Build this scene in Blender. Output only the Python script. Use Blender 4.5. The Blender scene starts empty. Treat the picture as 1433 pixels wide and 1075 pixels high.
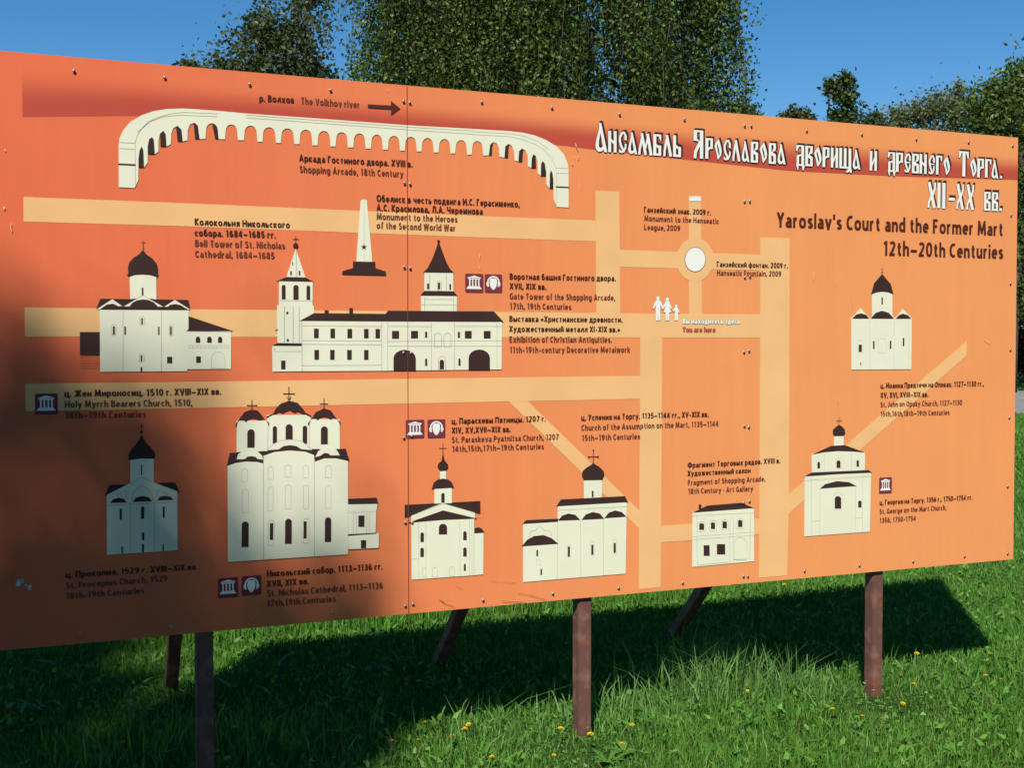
import bpy, bmesh, math, random
import numpy as np
from mathutils import Matrix, Vector, Euler
from mathutils.geometry import tessellate_polygon

C = bpy.context.scene.collection
random.seed(7)
rng = np.random.default_rng(7)
R = math.radians

# ------------------------------------------------------------------ camera, sky, sun, exposure
H0 = 0.575                                    # height of the board's lower edge above the lawn
CAM = (-4.619, -4.576, 1.026 + H0)
F = 1804.7
YAW, PIT, ROL = -0.4141, -0.0311, 0.0007
KD = 0.0275

def rot(a, b, c):
    ca, sa, cb, sb, cc, sc = math.cos(a), math.sin(a), math.cos(b), math.sin(b), math.cos(c), math.sin(c)
    return (np.array([[ca, -sa, 0], [sa, ca, 0], [0, 0, 1]]) @ np.array([[1, 0, 0], [0, cb, -sb], [0, sb, cb]])
            @ np.array([[cc, 0, sc], [0, 1, 0], [-sc, 0, cc]]))
RM = rot(YAW, PIT, ROL)
FWD, RIGHT = RM[:, 1], RM[:, 0]

cam_data = bpy.data.cameras.new('camera')
cam_data.sensor_width = 36.0
cam_data.lens = 36.0 * F * 0.989 / 1433.0
cam_data.clip_start = 0.05
cam_data.clip_end = 3000
cam = bpy.data.objects.new('camera', cam_data)
C.objects.link(cam)
m = RM @ np.array([[1, 0, 0], [0, 0, -1], [0, 1, 0]])
cam.matrix_world = Matrix.Translation(CAM) @ Matrix(m.tolist()).to_4x4()
bpy.context.scene.camera = cam

SUN_TO = Vector((-0.56, -0.80, 1.0)).normalized()   # towards the sun
world = bpy.data.worlds.new('World')
bpy.context.scene.world = world
world.use_nodes = True
wn = world.node_tree.nodes
sky = wn.new('ShaderNodeTexSky')
sky.sky_type = 'NISHITA'
sky.sun_disc = False
sky.sun_elevation = math.asin(SUN_TO.z)
sky.sun_rotation = math.atan2(SUN_TO.x, SUN_TO.y)
sky.altitude = 50
sky.air_density = 1.0
sky.dust_density = 0.0
sky.ozone_density = 4.5
wn['Background'].inputs[1].default_value = 0.09
hs = wn.new('ShaderNodeHueSaturation')
hs.inputs['Saturation'].default_value = 1.31
world.node_tree.links.new(sky.outputs[0], hs.inputs['Color'])
world.node_tree.links.new(hs.outputs[0], wn['Background'].inputs[0])
sun_data = bpy.data.lights.new('sun', 'SUN')
sun_data.energy = 4.7
sun_data.angle = R(0.53)
sun_data.color = (1.0, 0.95, 0.86)
sun = bpy.data.objects.new('sun', sun_data)
C.objects.link(sun)
sun.rotation_euler = SUN_TO.to_track_quat('Z', 'Y').to_euler()
sun.location = (0, 0, 30)
vs = bpy.context.scene.view_settings
vs.view_transform = 'Standard'
vs.look = 'None'
vs.exposure = 0.2
vs.gamma = 1.0
vs.use_curve_mapping = False

# ------------------------------------------------------------------ helpers
def rays(p):
    p = np.atleast_2d(np.asarray(p, float))
    d = p - [716.5, 537.5]
    q = d * (1 + KD * ((d ** 2).sum(1, keepdims=True) / 716.5 ** 2 - 0.55))
    return np.stack([q[:, 0], np.full(len(q), F), -q[:, 1]], 1) @ RM.T
def on_board(p):                               # photo point -> (x, z) on the board's face
    d = rays(p)
    t = -CAM[1] / d[:, 1]
    return np.stack([CAM[0] + t * d[:, 0], CAM[2] + t * d[:, 2]], 1)
def on_ground(p, z=0.0):
    d = rays(p)
    t = (z - CAM[2]) / d[:, 2]
    return np.asarray(CAM) + t[:, None] * d
def at_depth(px, py, dep):                     # a point of the photo at a given distance along the view axis
    d = rays((px, py))[0]
    return np.asarray(CAM) + d / F * dep

def srgb(r, g, b):
    f = lambda c: (c / 12.92 if c <= 0.04045 else ((c + 0.055) / 1.055) ** 2.4)
    return (f(r / 255), f(g / 255), f(b / 255))

class Mat:
    """a Principled material with a little procedural unevenness"""
    def __new__(cls, name, col, rough=0.5, spec=0.5, metal=0.0, var=0.06, scale=6.0, bump=0.0, col2=None, thr=0.55):
        mt = bpy.data.materials.new(name)
        mt.use_nodes = True
        nt = mt.node_tree
        b = nt.nodes['Principled BSDF']
        b.inputs['Roughness'].default_value = rough
        b.inputs['Specular IOR Level'].default_value = spec
        b.inputs['Metallic'].default_value = metal
        tc = nt.nodes.new('ShaderNodeTexCoord')
        nz = nt.nodes.new('ShaderNodeTexNoise')
        nz.inputs['Scale'].default_value = scale
        nz.inputs['Detail'].default_value = 6
        nt.links.new(tc.outputs['Object'], nz.inputs['Vector'])
        rp = nt.nodes.new('ShaderNodeValToRGB')
        c2 = col2 or tuple(c * (1 + var) for c in col)
        rp.color_ramp.elements[0].position = 0.38 if col2 is None else thr - 0.07
        rp.color_ramp.elements[1].position = 0.66 if col2 is None else thr + 0.07
        rp.color_ramp.elements[0].color = (*[c * (1 - var) for c in col], 1)
        rp.color_ramp.elements[1].color = (*c2, 1)
        nt.links.new(nz.outputs['Fac'], rp.inputs['Fac'])
        nt.links.new(rp.outputs['Color'], b.inputs['Base Color'])
        if bump:
            bp = nt.nodes.new('ShaderNodeBump')
            bp.inputs['Strength'].default_value = bump
            bp.inputs['Distance'].default_value = 0.01
            nt.links.new(nz.outputs['Fac'], bp.inputs['Height'])
            nt.links.new(bp.outputs['Normal'], b.inputs['Normal'])
        return mt

def tag(o, label=None, cat=None, group=None, kind=None):
    for k, v in (('label', label), ('category', cat), ('group', group), ('kind', kind)):
        if v:
            o[k] = v
    return o
def empty(name, loc):
    o = bpy.data.objects.new(name, None)
    o.empty_display_size = 0.2
    C.objects.link(o)
    o.location = loc
    return o
def link(name, me, mats, parent=None, smooth=False):
    o = bpy.data.objects.new(name, me)
    C.objects.link(o)
    for mt in (mats if isinstance(mats, (list, tuple)) else [mats]):
        me.materials.append(mt)
    if parent:
        o.parent = parent
    if smooth:
        me.shade_smooth()
    return o
def np_mesh(name, v, loops, sizes, mi=None, colors=None):
    me = bpy.data.meshes.new(name)
    v = np.asarray(v, np.float32)
    loops = np.asarray(loops, np.int32).ravel()
    sizes = np.asarray(sizes, np.int32)
    me.vertices.add(len(v)); me.vertices.foreach_set('co', v.ravel())
    me.loops.add(len(loops)); me.loops.foreach_set('vertex_index', loops)
    me.polygons.add(len(sizes))
    st = np.zeros(len(sizes), np.int32); st[1:] = np.cumsum(sizes)[:-1]
    me.polygons.foreach_set('loop_start', st)
    if mi is not None:
        me.polygons.foreach_set('material_index', np.asarray(mi, np.int32))
    me.update(calc_edges=True)
    me.shade_flat()
    if colors is not None:
        a = me.color_attributes.new('tint', 'FLOAT_COLOR', 'POINT')
        a.data.foreach_set('color', np.asarray(colors, np.float32).ravel())
    return me
def bm_mesh(name, bm):
    me = bpy.data.meshes.new(name)
    bm.normal_update()
    bm.to_mesh(me); bm.free()
    return me
def add_box(bm, lo, hi, mat=None):
    vs_ = [bm.verts.new((x, y, z)) for x in (lo[0], hi[0]) for y in (lo[1], hi[1]) for z in (lo[2], hi[2])]
    if mat is not None:
        for v in vs_: v.co = mat @ v.co
    for f in ((0, 1, 3, 2), (4, 6, 7, 5), (0, 4, 5, 1), (2, 3, 7, 6), (0, 2, 6, 4), (1, 5, 7, 3)):
        bm.faces.new([vs_[i] for i in f])
def square_tube(p0, p1, w, bevel=0.004):
    """a square steel tube from p0 to p1, seen from outside"""
    p0, p1 = Vector(p0), Vector(p1)
    d = p1 - p0
    x = Vector((1, 0, 0)); y = d.normalized().cross(x).normalized(); x = y.cross(d.normalized())
    M_ = Matrix((x, y, d.normalized())).transposed().to_4x4(); M_.translation = p0
    bm = bmesh.new()
    add_box(bm, (-w / 2, -w / 2, 0), (w / 2, w / 2, d.length), M_)
    bmesh.ops.bevel(bm, geom=[e for e in bm.edges], offset=bevel, segments=2, affect='EDGES')
    return bm

# ------------------------------------------------------------------ ground
def ground_material():
    mt = bpy.data.materials.new('lawn_soil')
    mt.use_nodes = True
    nt = mt.node_tree
    b = nt.nodes['Principled BSDF']
    b.inputs['Roughness'].default_value = 0.95
    b.inputs['Specular IOR Level'].default_value = 0.1
    tc = nt.nodes.new('ShaderNodeTexCoord')
    n1 = nt.nodes.new('ShaderNodeTexNoise'); n1.inputs['Scale'].default_value = 1.2; n1.inputs['Detail'].default_value = 8
    n2 = nt.nodes.new('ShaderNodeTexNoise'); n2.inputs['Scale'].default_value = 40; n2.inputs['Detail'].default_value = 4
    nt.links.new(tc.outputs['Object'], n1.inputs['Vector']); nt.links.new(tc.outputs['Object'], n2.inputs['Vector'])
    mx = nt.nodes.new('ShaderNodeMath'); mx.operation = 'MULTIPLY'
    nt.links.new(n1.outputs['Fac'], mx.inputs[0]); nt.links.new(n2.outputs['Fac'], mx.inputs[1])
    rp = nt.nodes.new('ShaderNodeValToRGB')
    rp.color_ramp.elements[0].position = 0.12; rp.color_ramp.elements[0].color = (0.018, 0.035, 0.008, 1)
    rp.color_ramp.elements[1].position = 0.42; rp.color_ramp.elements[1].color = (0.055, 0.12, 0.02, 1)
    nt.links.new(mx.outputs[0], rp.inputs['Fac']); nt.links.new(rp.outputs['Color'], b.inputs['Base Color'])
    bp = nt.nodes.new('ShaderNodeBump'); bp.inputs['Strength'].default_value = 0.6; bp.inputs['Distance'].default_value = 0.05
    nt.links.new(n2.outputs['Fac'], bp.inputs['Height']); nt.links.new(bp.outputs['Normal'], b.inputs['Normal'])
    return mt
bm = bmesh.new()
bmesh.ops.create_circle(bm, cap_ends=True, radius=1200, segments=96)
tag(link('ground', bm_mesh('ground', bm), ground_material()), kind='structure')

def strip(name, d0, d1, l0, l1, z, mt):          # a band across the view between two distances
    f2 = np.array([FWD[0], FWD[1]]); f2 /= np.linalg.norm(f2); r2 = np.array([f2[1], -f2[0]])
    c = np.array(CAM[:2])
    n = 24
    v = []
    for i in range(n + 1):
        l = l0 + (l1 - l0) * i / n
        w = 0.35 * math.sin(i * 1.3)
        for d in (d0 + w, d1 - w): v.append((*(c + f2 * d + r2 * l), z))
    fs = [(2 * i, 2 * i + 2, 2 * i + 3, 2 * i + 1) for i in range(n)]
    me = bpy.data.meshes.new(name); me.from_pydata(v, [], fs); me.update()
    return tag(link(name, me, mt), kind='structure')
ASPH = Mat('worn_asphalt', (0.26, 0.25, 0.235), rough=0.9, spec=0.2, var=0.18, scale=3, bump=0.2)
strip('road', 27.5, 43.0, -30, 60, 0.012, ASPH)

# ------------------------------------------------------------------ the information board
OX = -2.275
board = empty('information_board', (OX, 0, 0))
tag(board, 'large orange map board of old churches on brown steel posts in the lawn', 'information board')
BW = 4.55
EDGES = [-4.55, -3.040, -1.517, 0.0]

def panel_material():
    """the printed ground colour: a designed blend from red-orange (left, low) to orange (right)"""
    mt = bpy.data.materials.new('orange_print')
    mt.use_nodes = True
    nt = mt.node_tree
    b = nt.nodes['Principled BSDF']
    b.inputs['Roughness'].default_value = 0.42
    b.inputs['Specular IOR Level'].default_value = 0.15
    at = nt.nodes.new('ShaderNodeVertexColor'); at.layer_name = 'tint'
    tc = nt.nodes.new('ShaderNodeTexCoord')
    nz = nt.nodes.new('ShaderNodeTexNoise'); nz.inputs['Scale'].default_value = 3.0; nz.inputs['Detail'].default_value = 8
    nt.links.new(tc.outputs['Object'], nz.inputs['Vector'])
    mr = nt.nodes.new('ShaderNodeMapRange')
    mr.inputs['From Min'].default_value = 0.25; mr.inputs['From Max'].default_value = 0.75; mr.inputs['To Min'].default_value = 0.94; mr.inputs['To Max'].default_value = 1.07
    mp = nt.nodes.new('ShaderNodeMapping'); mp.inputs['Scale'].default_value = (9.0, 9.0, 0.7)
    n2 = nt.nodes.new('ShaderNodeTexNoise'); n2.inputs['Scale'].default_value = 2.2; n2.inputs['Detail'].default_value = 7; n2.inputs['Roughness'].default_value = 0.65
    nt.links.new(tc.outputs['Object'], mp.inputs['Vector']); nt.links.new(mp.outputs['Vector'], n2.inputs['Vector'])
    ad = nt.nodes.new('ShaderNodeMath'); ad.operation = 'MULTIPLY_ADD'; ad.inputs[1].default_value = 0.55
    nt.links.new(n2.outputs['Fac'], ad.inputs[0])
    hf = nt.nodes.new('ShaderNodeMath'); hf.operation = 'MULTIPLY'; hf.inputs[1].default_value = 0.45
    nt.links.new(nz.outputs['Fac'], hf.inputs[0]); nt.links.new(hf.outputs[0], ad.inputs[2])
    nt.links.new(ad.outputs[0], mr.inputs['Value'])
    mx = nt.nodes.new('ShaderNodeMix'); mx.data_type = 'RGBA'; mx.blend_type = 'MULTIPLY'
    mx.inputs[0].default_value = 1.0
    nt.links.new(at.outputs['Color'], mx.inputs[6]); nt.links.new(mr.outputs['Result'], mx.inputs[7])
    nt.links.new(mx.outputs[2], b.inputs['Base Color'])
    rr = nt.nodes.new('ShaderNodeMapRange'); rr.inputs['To Min'].default_value = 0.34; rr.inputs['To Max'].default_value = 0.52
    nt.links.new(nz.outputs['Fac'], rr.inputs['Value']); nt.links.new(rr.outputs['Result'], b.inputs['Roughness'])
    return mt
PRINT = panel_material()
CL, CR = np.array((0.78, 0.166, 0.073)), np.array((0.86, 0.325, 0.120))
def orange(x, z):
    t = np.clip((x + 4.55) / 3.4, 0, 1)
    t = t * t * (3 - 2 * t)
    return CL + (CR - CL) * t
ALU = Mat('panel_edge_metal', (0.45, 0.40, 0.36), rough=0.4, metal=0.6)
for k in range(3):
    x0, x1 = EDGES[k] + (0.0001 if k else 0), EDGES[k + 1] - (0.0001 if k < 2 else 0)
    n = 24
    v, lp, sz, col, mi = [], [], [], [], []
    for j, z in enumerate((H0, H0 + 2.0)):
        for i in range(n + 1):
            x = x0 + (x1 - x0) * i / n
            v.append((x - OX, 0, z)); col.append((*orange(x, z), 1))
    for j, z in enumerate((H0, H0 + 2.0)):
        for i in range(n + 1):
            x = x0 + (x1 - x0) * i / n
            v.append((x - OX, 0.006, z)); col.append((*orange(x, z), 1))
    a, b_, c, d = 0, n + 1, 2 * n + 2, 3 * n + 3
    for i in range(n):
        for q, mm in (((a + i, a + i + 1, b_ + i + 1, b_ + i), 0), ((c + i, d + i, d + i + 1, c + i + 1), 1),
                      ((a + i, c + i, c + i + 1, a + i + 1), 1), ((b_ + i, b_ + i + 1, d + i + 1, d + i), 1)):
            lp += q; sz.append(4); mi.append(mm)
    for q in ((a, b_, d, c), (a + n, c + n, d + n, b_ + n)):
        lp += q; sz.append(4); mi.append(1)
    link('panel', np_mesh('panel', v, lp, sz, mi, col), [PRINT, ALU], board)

# --- inks
IVORY = Mat('ivory_ink', (0.80, 0.80, 0.62), rough=0.5, spec=0.15, var=0.02)
DARK = Mat('dark_brown_ink', (0.050, 0.026, 0.024), rough=0.5, spec=0.15, var=0.05)
LINE = Mat('grey_line_ink', (0.34, 0.33, 0.27), rough=0.5, spec=0.3, var=0.05)
TAN = Mat('sand_ink', (0.86, 0.50, 0.22), rough=0.5, spec=0.15, var=0.03)
WHITE = Mat('white_ink', (0.86, 0.86, 0.80), rough=0.5, spec=0.15, var=0.02)
PLUM = Mat('plum_ink', (0.20, 0.036, 0.060), rough=0.5, spec=0.15, var=0.05)
RUSSIAN = Mat('dark_caption_ink', (0.075, 0.020, 0.012), rough=0.5, spec=0.3, var=0.05)
ENGLISH = Mat('brown_caption_ink', (0.185, 0.050, 0.030), rough=0.5, spec=0.3, var=0.05)
REDTXT = Mat('red_caption_ink', (0.62, 0.115, 0.05), rough=0.5, spec=0.3, var=0.05)
TITLE2 = Mat('title_brown_ink', (0.090, 0.022, 0.014), rough=0.5, spec=0.3, var=0.05)
SCR = Mat('pale_scratch', (0.88, 0.47, 0.33), rough=0.6, spec=0.3, var=0.15, scale=60)
MARK = Mat('brown_scratch', (0.33, 0.09, 0.04), rough=0.6, spec=0.3, var=0.2, scale=60)
STICK = Mat('sticker_remnant', (0.62, 0.55, 0.50), rough=0.8, spec=0.2, var=0.3, scale=80)
INK = dict(w=IVORY, k=DARK, l=LINE, t=TAN, W=WHITE, p=PLUM, r=RUSSIAN, e=ENGLISH, q=REDTXT, T=TITLE2, s=SCR, m=MARK, g=STICK)

class Print:
    """flat shapes printed on the board's face, each a little proud of the one before"""
    def __init__(s, z0=0.0025, step=0.00004):
        s.v, s.lp, s.sz, s.mi, s.inks, s.off, s.step = [], [], [], [], [], z0, step
    def ink(s, c):
        if c not in s.inks: s.inks.append(c)
        return s.inks.index(c)
    def up(s, n=1):
        s.off += s.step * n
    def flat(s, outer, c, holes=()):             # outer: (x, z) points on the board
        loops = [[Vector((p[0], p[1], 0)) for p in outer]] + [[Vector((p[0], p[1], 0)) for p in h] for h in holes]
        pts = [p for l in loops for p in l]
        b = len(s.v)
        s.v += [(p.x - OX, -s.off, p.y) for p in pts]
        for t in tessellate_polygon(loops):
            a_, b1, c_ = (pts[i] for i in t)
            ar = (b1.x - a_.x) * (c_.y - a_.y) - (b1.y - a_.y) * (c_.x - a_.x)
            if abs(ar) < 1e-12: continue
            s.lp += [b + i for i in (t if ar > 0 else t[::-1])]; s.sz.append(3); s.mi.append(s.ink(c))
        s.up()
    def poly(s, pts, c='w', holes=()):
        s.flat(on_board(pts), c, [on_board(h) for h in holes])
    def stroke(s, pts, c, w):                    # pts on the board, w in metres
        P = [np.asarray(p, float) for p in pts]
        L, Rr = [], []
        for i, p in enumerate(P):
            d = np.zeros(2)
            if i > 0: d += (p - P[i - 1]) / (np.linalg.norm(p - P[i - 1]) + 1e-9)
            if i < len(P) - 1: d += (P[i + 1] - p) / (np.linalg.norm(P[i + 1] - p) + 1e-9)
            d /= np.linalg.norm(d) + 1e-9
            nrm = np.array([-d[1], d[0]]) * w / 2
            L.append(p + nrm); Rr.append(p - nrm)
        b = len(s.v); n = len(P)
        s.v += [(p[0] - OX, -s.off, p[1]) for p in L + Rr]
        for i in range(n - 1):
            s.lp += [b + i, b + n + i, b + n + i + 1, b + i + 1]; s.sz.append(4); s.mi.append(s.ink(c))
        s.up()
    def done(s, name, label=None, parent=None):
        o = link(name, np_mesh(name, s.v, s.lp, s.sz, s.mi), [INK[c] if isinstance(c, str) else c for c in s.inks], parent or board)
        if label: o['label'] = label
        return o

def block(ox, oy, sc):
    return lambda *p: [(ox + x / sc, oy + y / sc) for x, y in p]
def arch_pts(x0, x1, yt, yb, hy=None, n=8):
    r = (x1 - x0) / 2
    hy = hy or min(r, (yb - yt) * 0.6)
    return [(x0, yb)] + [((x0 + x1) / 2 - r * math.cos(math.pi * i / n), yt + hy - hy * math.sin(math.pi * i / n)) for i in range(n + 1)] + [(x1, yb)]
class Draw(Print):
    def __init__(s, blk, **k):
        super().__init__(**k); s.b = block(*blk); s.sc = blk[2]
    def P(s, c, *p): s.poly(s.b(*p), c)
    def rects(s, *rs, c='k'):
        for x0, y0, x1, y1 in rs: s.P(c, (x0, y0), (x0, y1), (x1, y1), (x1, y0))
    def arches(s, *rs, c='k', hy=None):
        for r in rs: s.P(c, *arch_pts(*r, hy=hy))
    def lines(s, *ls, c='l', w=1.0):              # w in photo pixels
        for l in ls: s.stroke(on_board(s.b(*l)), c, w * 0.0027)
    def outl(s, *rs, w=0.4):
        for r in rs:
            p = arch_pts(*r); s.lines(tuple(p + [p[0]]), w=w)
    def disc(s, c, x, y, rx, ry=None, n=28):
        s.P(c, *[(x + rx * math.cos(2 * math.pi * i / n), y + (ry or rx) * math.sin(2 * math.pi * i / n)) for i in range(n)])
    def cross(s, x, y0, y1, xa, xb, ya, w=0.8, c='k'):
        s.lines(((x, y0), (x, y1)), c=c, w=w); s.lines(((xa, ya), (xb, ya)), c=c, w=w)

# --- the river: a printed band that runs from the ground orange into brick red
def band_material():
    mt = bpy.data.materials.new('river_ink'); mt.use_nodes = True
    nt = mt.node_tree; b = nt.nodes['Principled BSDF']
    b.inputs['Roughness'].default_value = 0.45; b.inputs['Specular IOR Level'].default_value = 0.15
    at = nt.nodes.new('ShaderNodeVertexColor'); at.layer_name = 'tint'
    nt.links.new(at.outputs['Color'], b.inputs['Base Color'])
    return mt
top_px = [(36.5, 99), (360, 118), (700, 146), (1040, 178), (1419.5, 219)]
bot_px = [(36, 165.5), (187, 160.5), (420, 169), (782, 196), (835, 203), (1108, 235), (1250, 244.5), (1419, 253)]
tb, bb = on_board(top_px), on_board(bot_px)
N, K = 90, 12
BR = np.array((0.52, 0.082, 0.052))
v, col, lp, sz = [], [], [], []
for i in range(N + 1):
    x = tb[0, 0] + (-0.0005 - tb[0, 0]) * i / N
    zt, zb = np.interp(x, tb[:, 0], tb[:, 1]), np.interp(x, bb[:, 0], bb[:, 1])
    for j in range(K + 1):
        t = j / K
        f = min(1, t / 0.72); f = f * f * (3 - 2 * f)
        v.append((x - OX, -0.0004, zt + (zb - zt) * t))
        col.append((*(orange(x, 0) * (1 - f) + BR * f), 1))
for i in range(N):
    for j in range(K):
        a = i * (K + 1) + j
        lp += [a, a + 1, a + K + 2, a + K + 1]; sz.append(4)
o = link('river_band', np_mesh('river_band', v, lp, sz, None, col), band_material(), board)

# --- streets of the plan
st = Print(0.0007)
for p in (
    [(34.3, 276), (250, 281.2), (680, 297), (835.8, 303.2), (837, 333), (680, 327.6), (250, 313.7), (34, 310.3)],
    [(835.8, 260.5), (869.7, 262.5), (871.6, 437), (837.3, 436.5)],
    [(870.0, 345.0), (951, 348.4), (1070, 353.0), (1070, 375.5), (951, 372), (870.8, 369.4)],
    [(968.5, 268.6), (985.6, 268.8), (988, 437.6), (970, 437.4)],
    [(1069.8, 328.2), (1110.8, 330), (1111.5, 500), (1110.5, 690), (1107, 809.5), (1067.3, 813.2), (1069.7, 640), (1070.4, 450)],
    [(34, 430.2), (262, 431.4), (700, 433.9), (871, 436), (1070.2, 438), (1070.4, 471.3), (700, 470.4), (262, 470.5), (34, 471)],
    [(34.6, 537.2), (310, 533.8), (640, 529), (900.3, 525.7), (900.3, 558.9), (640, 564.2), (310, 570.9), (35, 575.8)],
    [(900.3, 470.8), (931.6, 470.9), (931, 600), (928.3, 827.5), (897.2, 830.8), (899.5, 620)],
    [(711.8, 562.6), (739.6, 562.4), (899.2, 719.5), (899, 745.4)],
    [(929.8, 740.4), (980, 736.6), (980, 760.5), (929, 764)],
    [(1058, 730.3), (1069.4, 729.1), (1068.6, 751.4), (1058, 752.4)],
    [(1110.0, 694.5), (1355.8, 476.4), (1354.3, 498.4), (1109, 723)]):
    st.poly(p, 't')
bF = block(860, 260, 4.885)
st.poly(bF(*[(576.5 + 129 * math.cos(i * math.pi / 24), 487 + 152 * math.sin(i * math.pi / 24)) for i in range(48)]), 't')
st.done('street_plan')

# --- arcade
Z5, Z6, ZA, ZB = block(155, 145, 8.6), block(660, 165, 8.6), block(0, 60, 3.98), block(340, 60, 3.98)
outer = Z5((68, 992), (75, 500), (85, 410), (130, 310), (220, 205), (350, 125), (500, 72), (650, 45), (840, 35), (1000, 42), (1247, 55))
outer += ZB((0, 376), (450, 402), (900, 432)) + Z6((0, 72), (450, 98), (620, 118), (760, 150), (900, 205), (1030, 285), (1120, 380), (1165, 490), (1178, 560), (1180, 1030))
low = Z6((1035, 1022), (995, 930), (990, 690), (980, 610), (960, 573), (948, 620), (945, 798), (905, 745), (903, 600), (885, 490), (857, 460), (840, 500), (836, 645), (800, 610),
         (797, 470), (775, 400), (745, 378), (725, 430), (720, 548), (680, 525), (675, 400), (650, 335), (605, 310), (570, 340), (560, 468), (515, 455), (508, 350), (480, 275), (438, 253), (400, 285), (390, 420),
         (330, 410), (322, 310), (300, 250), (255, 230), (215, 262), (198, 393))
piers = [(62, 90, 533), (165, 192, 538), (267, 296, 543), (369, 397, 549), (470, 498, 554), (568, 598, 559), (668, 697, 565), (765, 793, 570), (862, 888, 575), (957, 983, 579), (1053, 1080, 584), (1148, 1174, 589), (1242, 1268, 596), (1333, 1363, 601)]
tops = [443, 451, 456, 462, 468, 474, 480, 486, 492, 497, 503, 508, 514, 519]
def spans():
    for i in range(len(piers) - 1, 0, -1):
        (a0, a1, ya), (b0, b1, yb) = piers[i - 1], piers[i]
        yield a1, b0, ya, yb, tops[i]
seg = [ZB((1363, 599))[0]]
for xa, xb, ya, yb, yt in spans():
    seg += ZB((xb, yb))
    xm, r = (xa + xb) / 2, (xb - xa) / 2 - 4
    seg += ZB(*[(xm + r * math.cos(math.pi * j / 8), yt + 36 - 36 * math.sin(math.pi * j / 8)) for j in range(9)])
    seg += ZB((xa, ya))
seg += ZB((62, 533))
low += seg
def arcA(xa, xb, ya, yb, yt, h=38):
    xm, r = (xa + xb) / 2, (xb - xa) / 2 - 4
    return ZA((xb, yb), *[(xm + r * math.cos(math.pi * j / 8), yt + h - h * math.sin(math.pi * j / 8)) for j in range(9)], (xa, ya))
low += arcA(1340, 1415, 525, 530, 443) + arcA(1235, 1307, 521, 525, 438) + arcA(1127, 1200, 521, 521, 433)
low += Z5((1033, 398), (1015, 240), (970, 203), (920, 225), (895, 290), (887, 415), (832, 430), (820, 290), (775, 245), (725, 270), (697, 340), (690, 465), (640, 492), (632, 350), (605, 303), (565, 340), (545, 430),
          (543, 555), (500, 588), (490, 415), (468, 383), (435, 410), (417, 490), (413, 690), (370, 750), (365, 545), (347, 497), (320, 545), (305, 650), (300, 900), (255, 998))
ar = Draw((155, 145, 8.6))
ar.poly(outer + low, 'w')
ar.P('k', (306, 752), (306, 650), (321, 545), (347, 497), (365, 545), (369, 750))
ar.P('k', (420, 590), (420, 480), (438, 408), (468, 383), (490, 415), (499, 590))
ar.P('k', (568, 496), (566, 340), (605, 303), (632, 350), (639, 495))
ar.P('k', (770, 428), (755, 250), (775, 245), (820, 290), (831, 430))
ar.P('k', (978, 397), (963, 206), (985, 208), (1015, 240), (1032, 398))
ar.poly(ZA((1180, 519), (1165, 436), (1182, 440), (1194, 460), (1199, 521)), 'k')
ar.b = Z6
ar.P('k', (945, 798), (948, 620), (960, 573), (980, 610), (990, 690), (988, 798))
ar.P('k', (837, 644), (840, 500), (857, 460), (885, 490), (902, 600), (898, 648))
ar.P('k', (720, 548), (725, 430), (745, 378), (772, 400), (777, 548))
ar.P('k', (560, 468), (570, 340), (605, 310), (622, 315), (613, 370), (608, 470))
ar.P('k', (390, 420), (400, 285), (438, 253), (448, 257), (437, 310), (433, 422))
ar.P('k', (198, 393), (215, 262), (252, 230), (238, 290), (232, 393))
ar.lines(((1025, 1015), (1030, 640), (1020, 540), (970, 430), (880, 330), (760, 255), (600, 195), (450, 165), (0, 140)),
         ((930, 320), (800, 225), (640, 160), (450, 130), (0, 105)), ((1025, 548), (1175, 552)), ((1030, 610), (1178, 615)), w=0.4)
ar.lines(((1022, 777), (1185, 785)), c='k', w=2.0)
ar.b = Z5
ar.lines(((265, 985), (268, 470), (290, 380), (350, 285), (450, 200), (600, 140), (800, 115), (1247, 125)), ((300, 330), (430, 200), (560, 140), (700, 100), (850, 80), (1247, 92)),
         ((80, 455), (270, 460)), ((80, 525), (268, 535)), w=0.4)
ar.lines(((65, 715), (270, 722)), c='k', w=2.0)
ar.b = ZB
ar.lines(((0, 385), (450, 412), (900, 442), (1274, 462)), ((0, 400), (450, 427), (900, 457), (1274, 480)), w=0.4)
ar.done('arcade_drawing', 'ivory drawing of a long curved arcade')

# --- churches and other buildings of the plan
d = Draw((80, 320, 5.118))
for i in range(6): d.lines(((143, 912 + 17 * i), (280, 912 + 17 * i)), c='m', w=0.5)
d.rects((143, 738, 284, 902))
d.P('w', (282, 574), (908, 574), (905, 720), (895, 1020), (283, 1025))
d.P('w', (893, 728), (1210, 728), (1208, 1003), (895, 1005))
d.P('k', (906, 620), (1228, 728), (890, 731), (906, 712))
d.P('w', (492, 320), (680, 320), (680, 505), (495, 505))
d.P('k', (473, 325), (485, 312), (481, 275), (490, 235), (520, 200), (560, 175), (585, 145), (592, 145), (612, 175), (655, 205), (683, 240), (692, 280), (689, 312), (696, 322), (685, 340), (640, 326), (585, 322), (530, 326), (488, 340))
d.cross(589, 70, 150, 573, 606, 87, c='m'); d.disc('m', 589, 125, 7)
d.P('k', (287, 497), (495, 499), (583, 488), (675, 499), (905, 502), (918, 570), (908, 577), (282, 577), (258, 570))
d.P('w', (260, 574), (370, 500), (440, 550), (410, 550), (375, 532), (330, 540), (283, 574))
d.P('w', (447, 552), (583, 470), (728, 552), (690, 552), (660, 520), (620, 503), (580, 500), (540, 508), (510, 525), (490, 552))
d.P('w', (735, 552), (810, 502), (920, 573), (905, 573), (850, 540), (815, 532), (775, 538), (760, 552))
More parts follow.
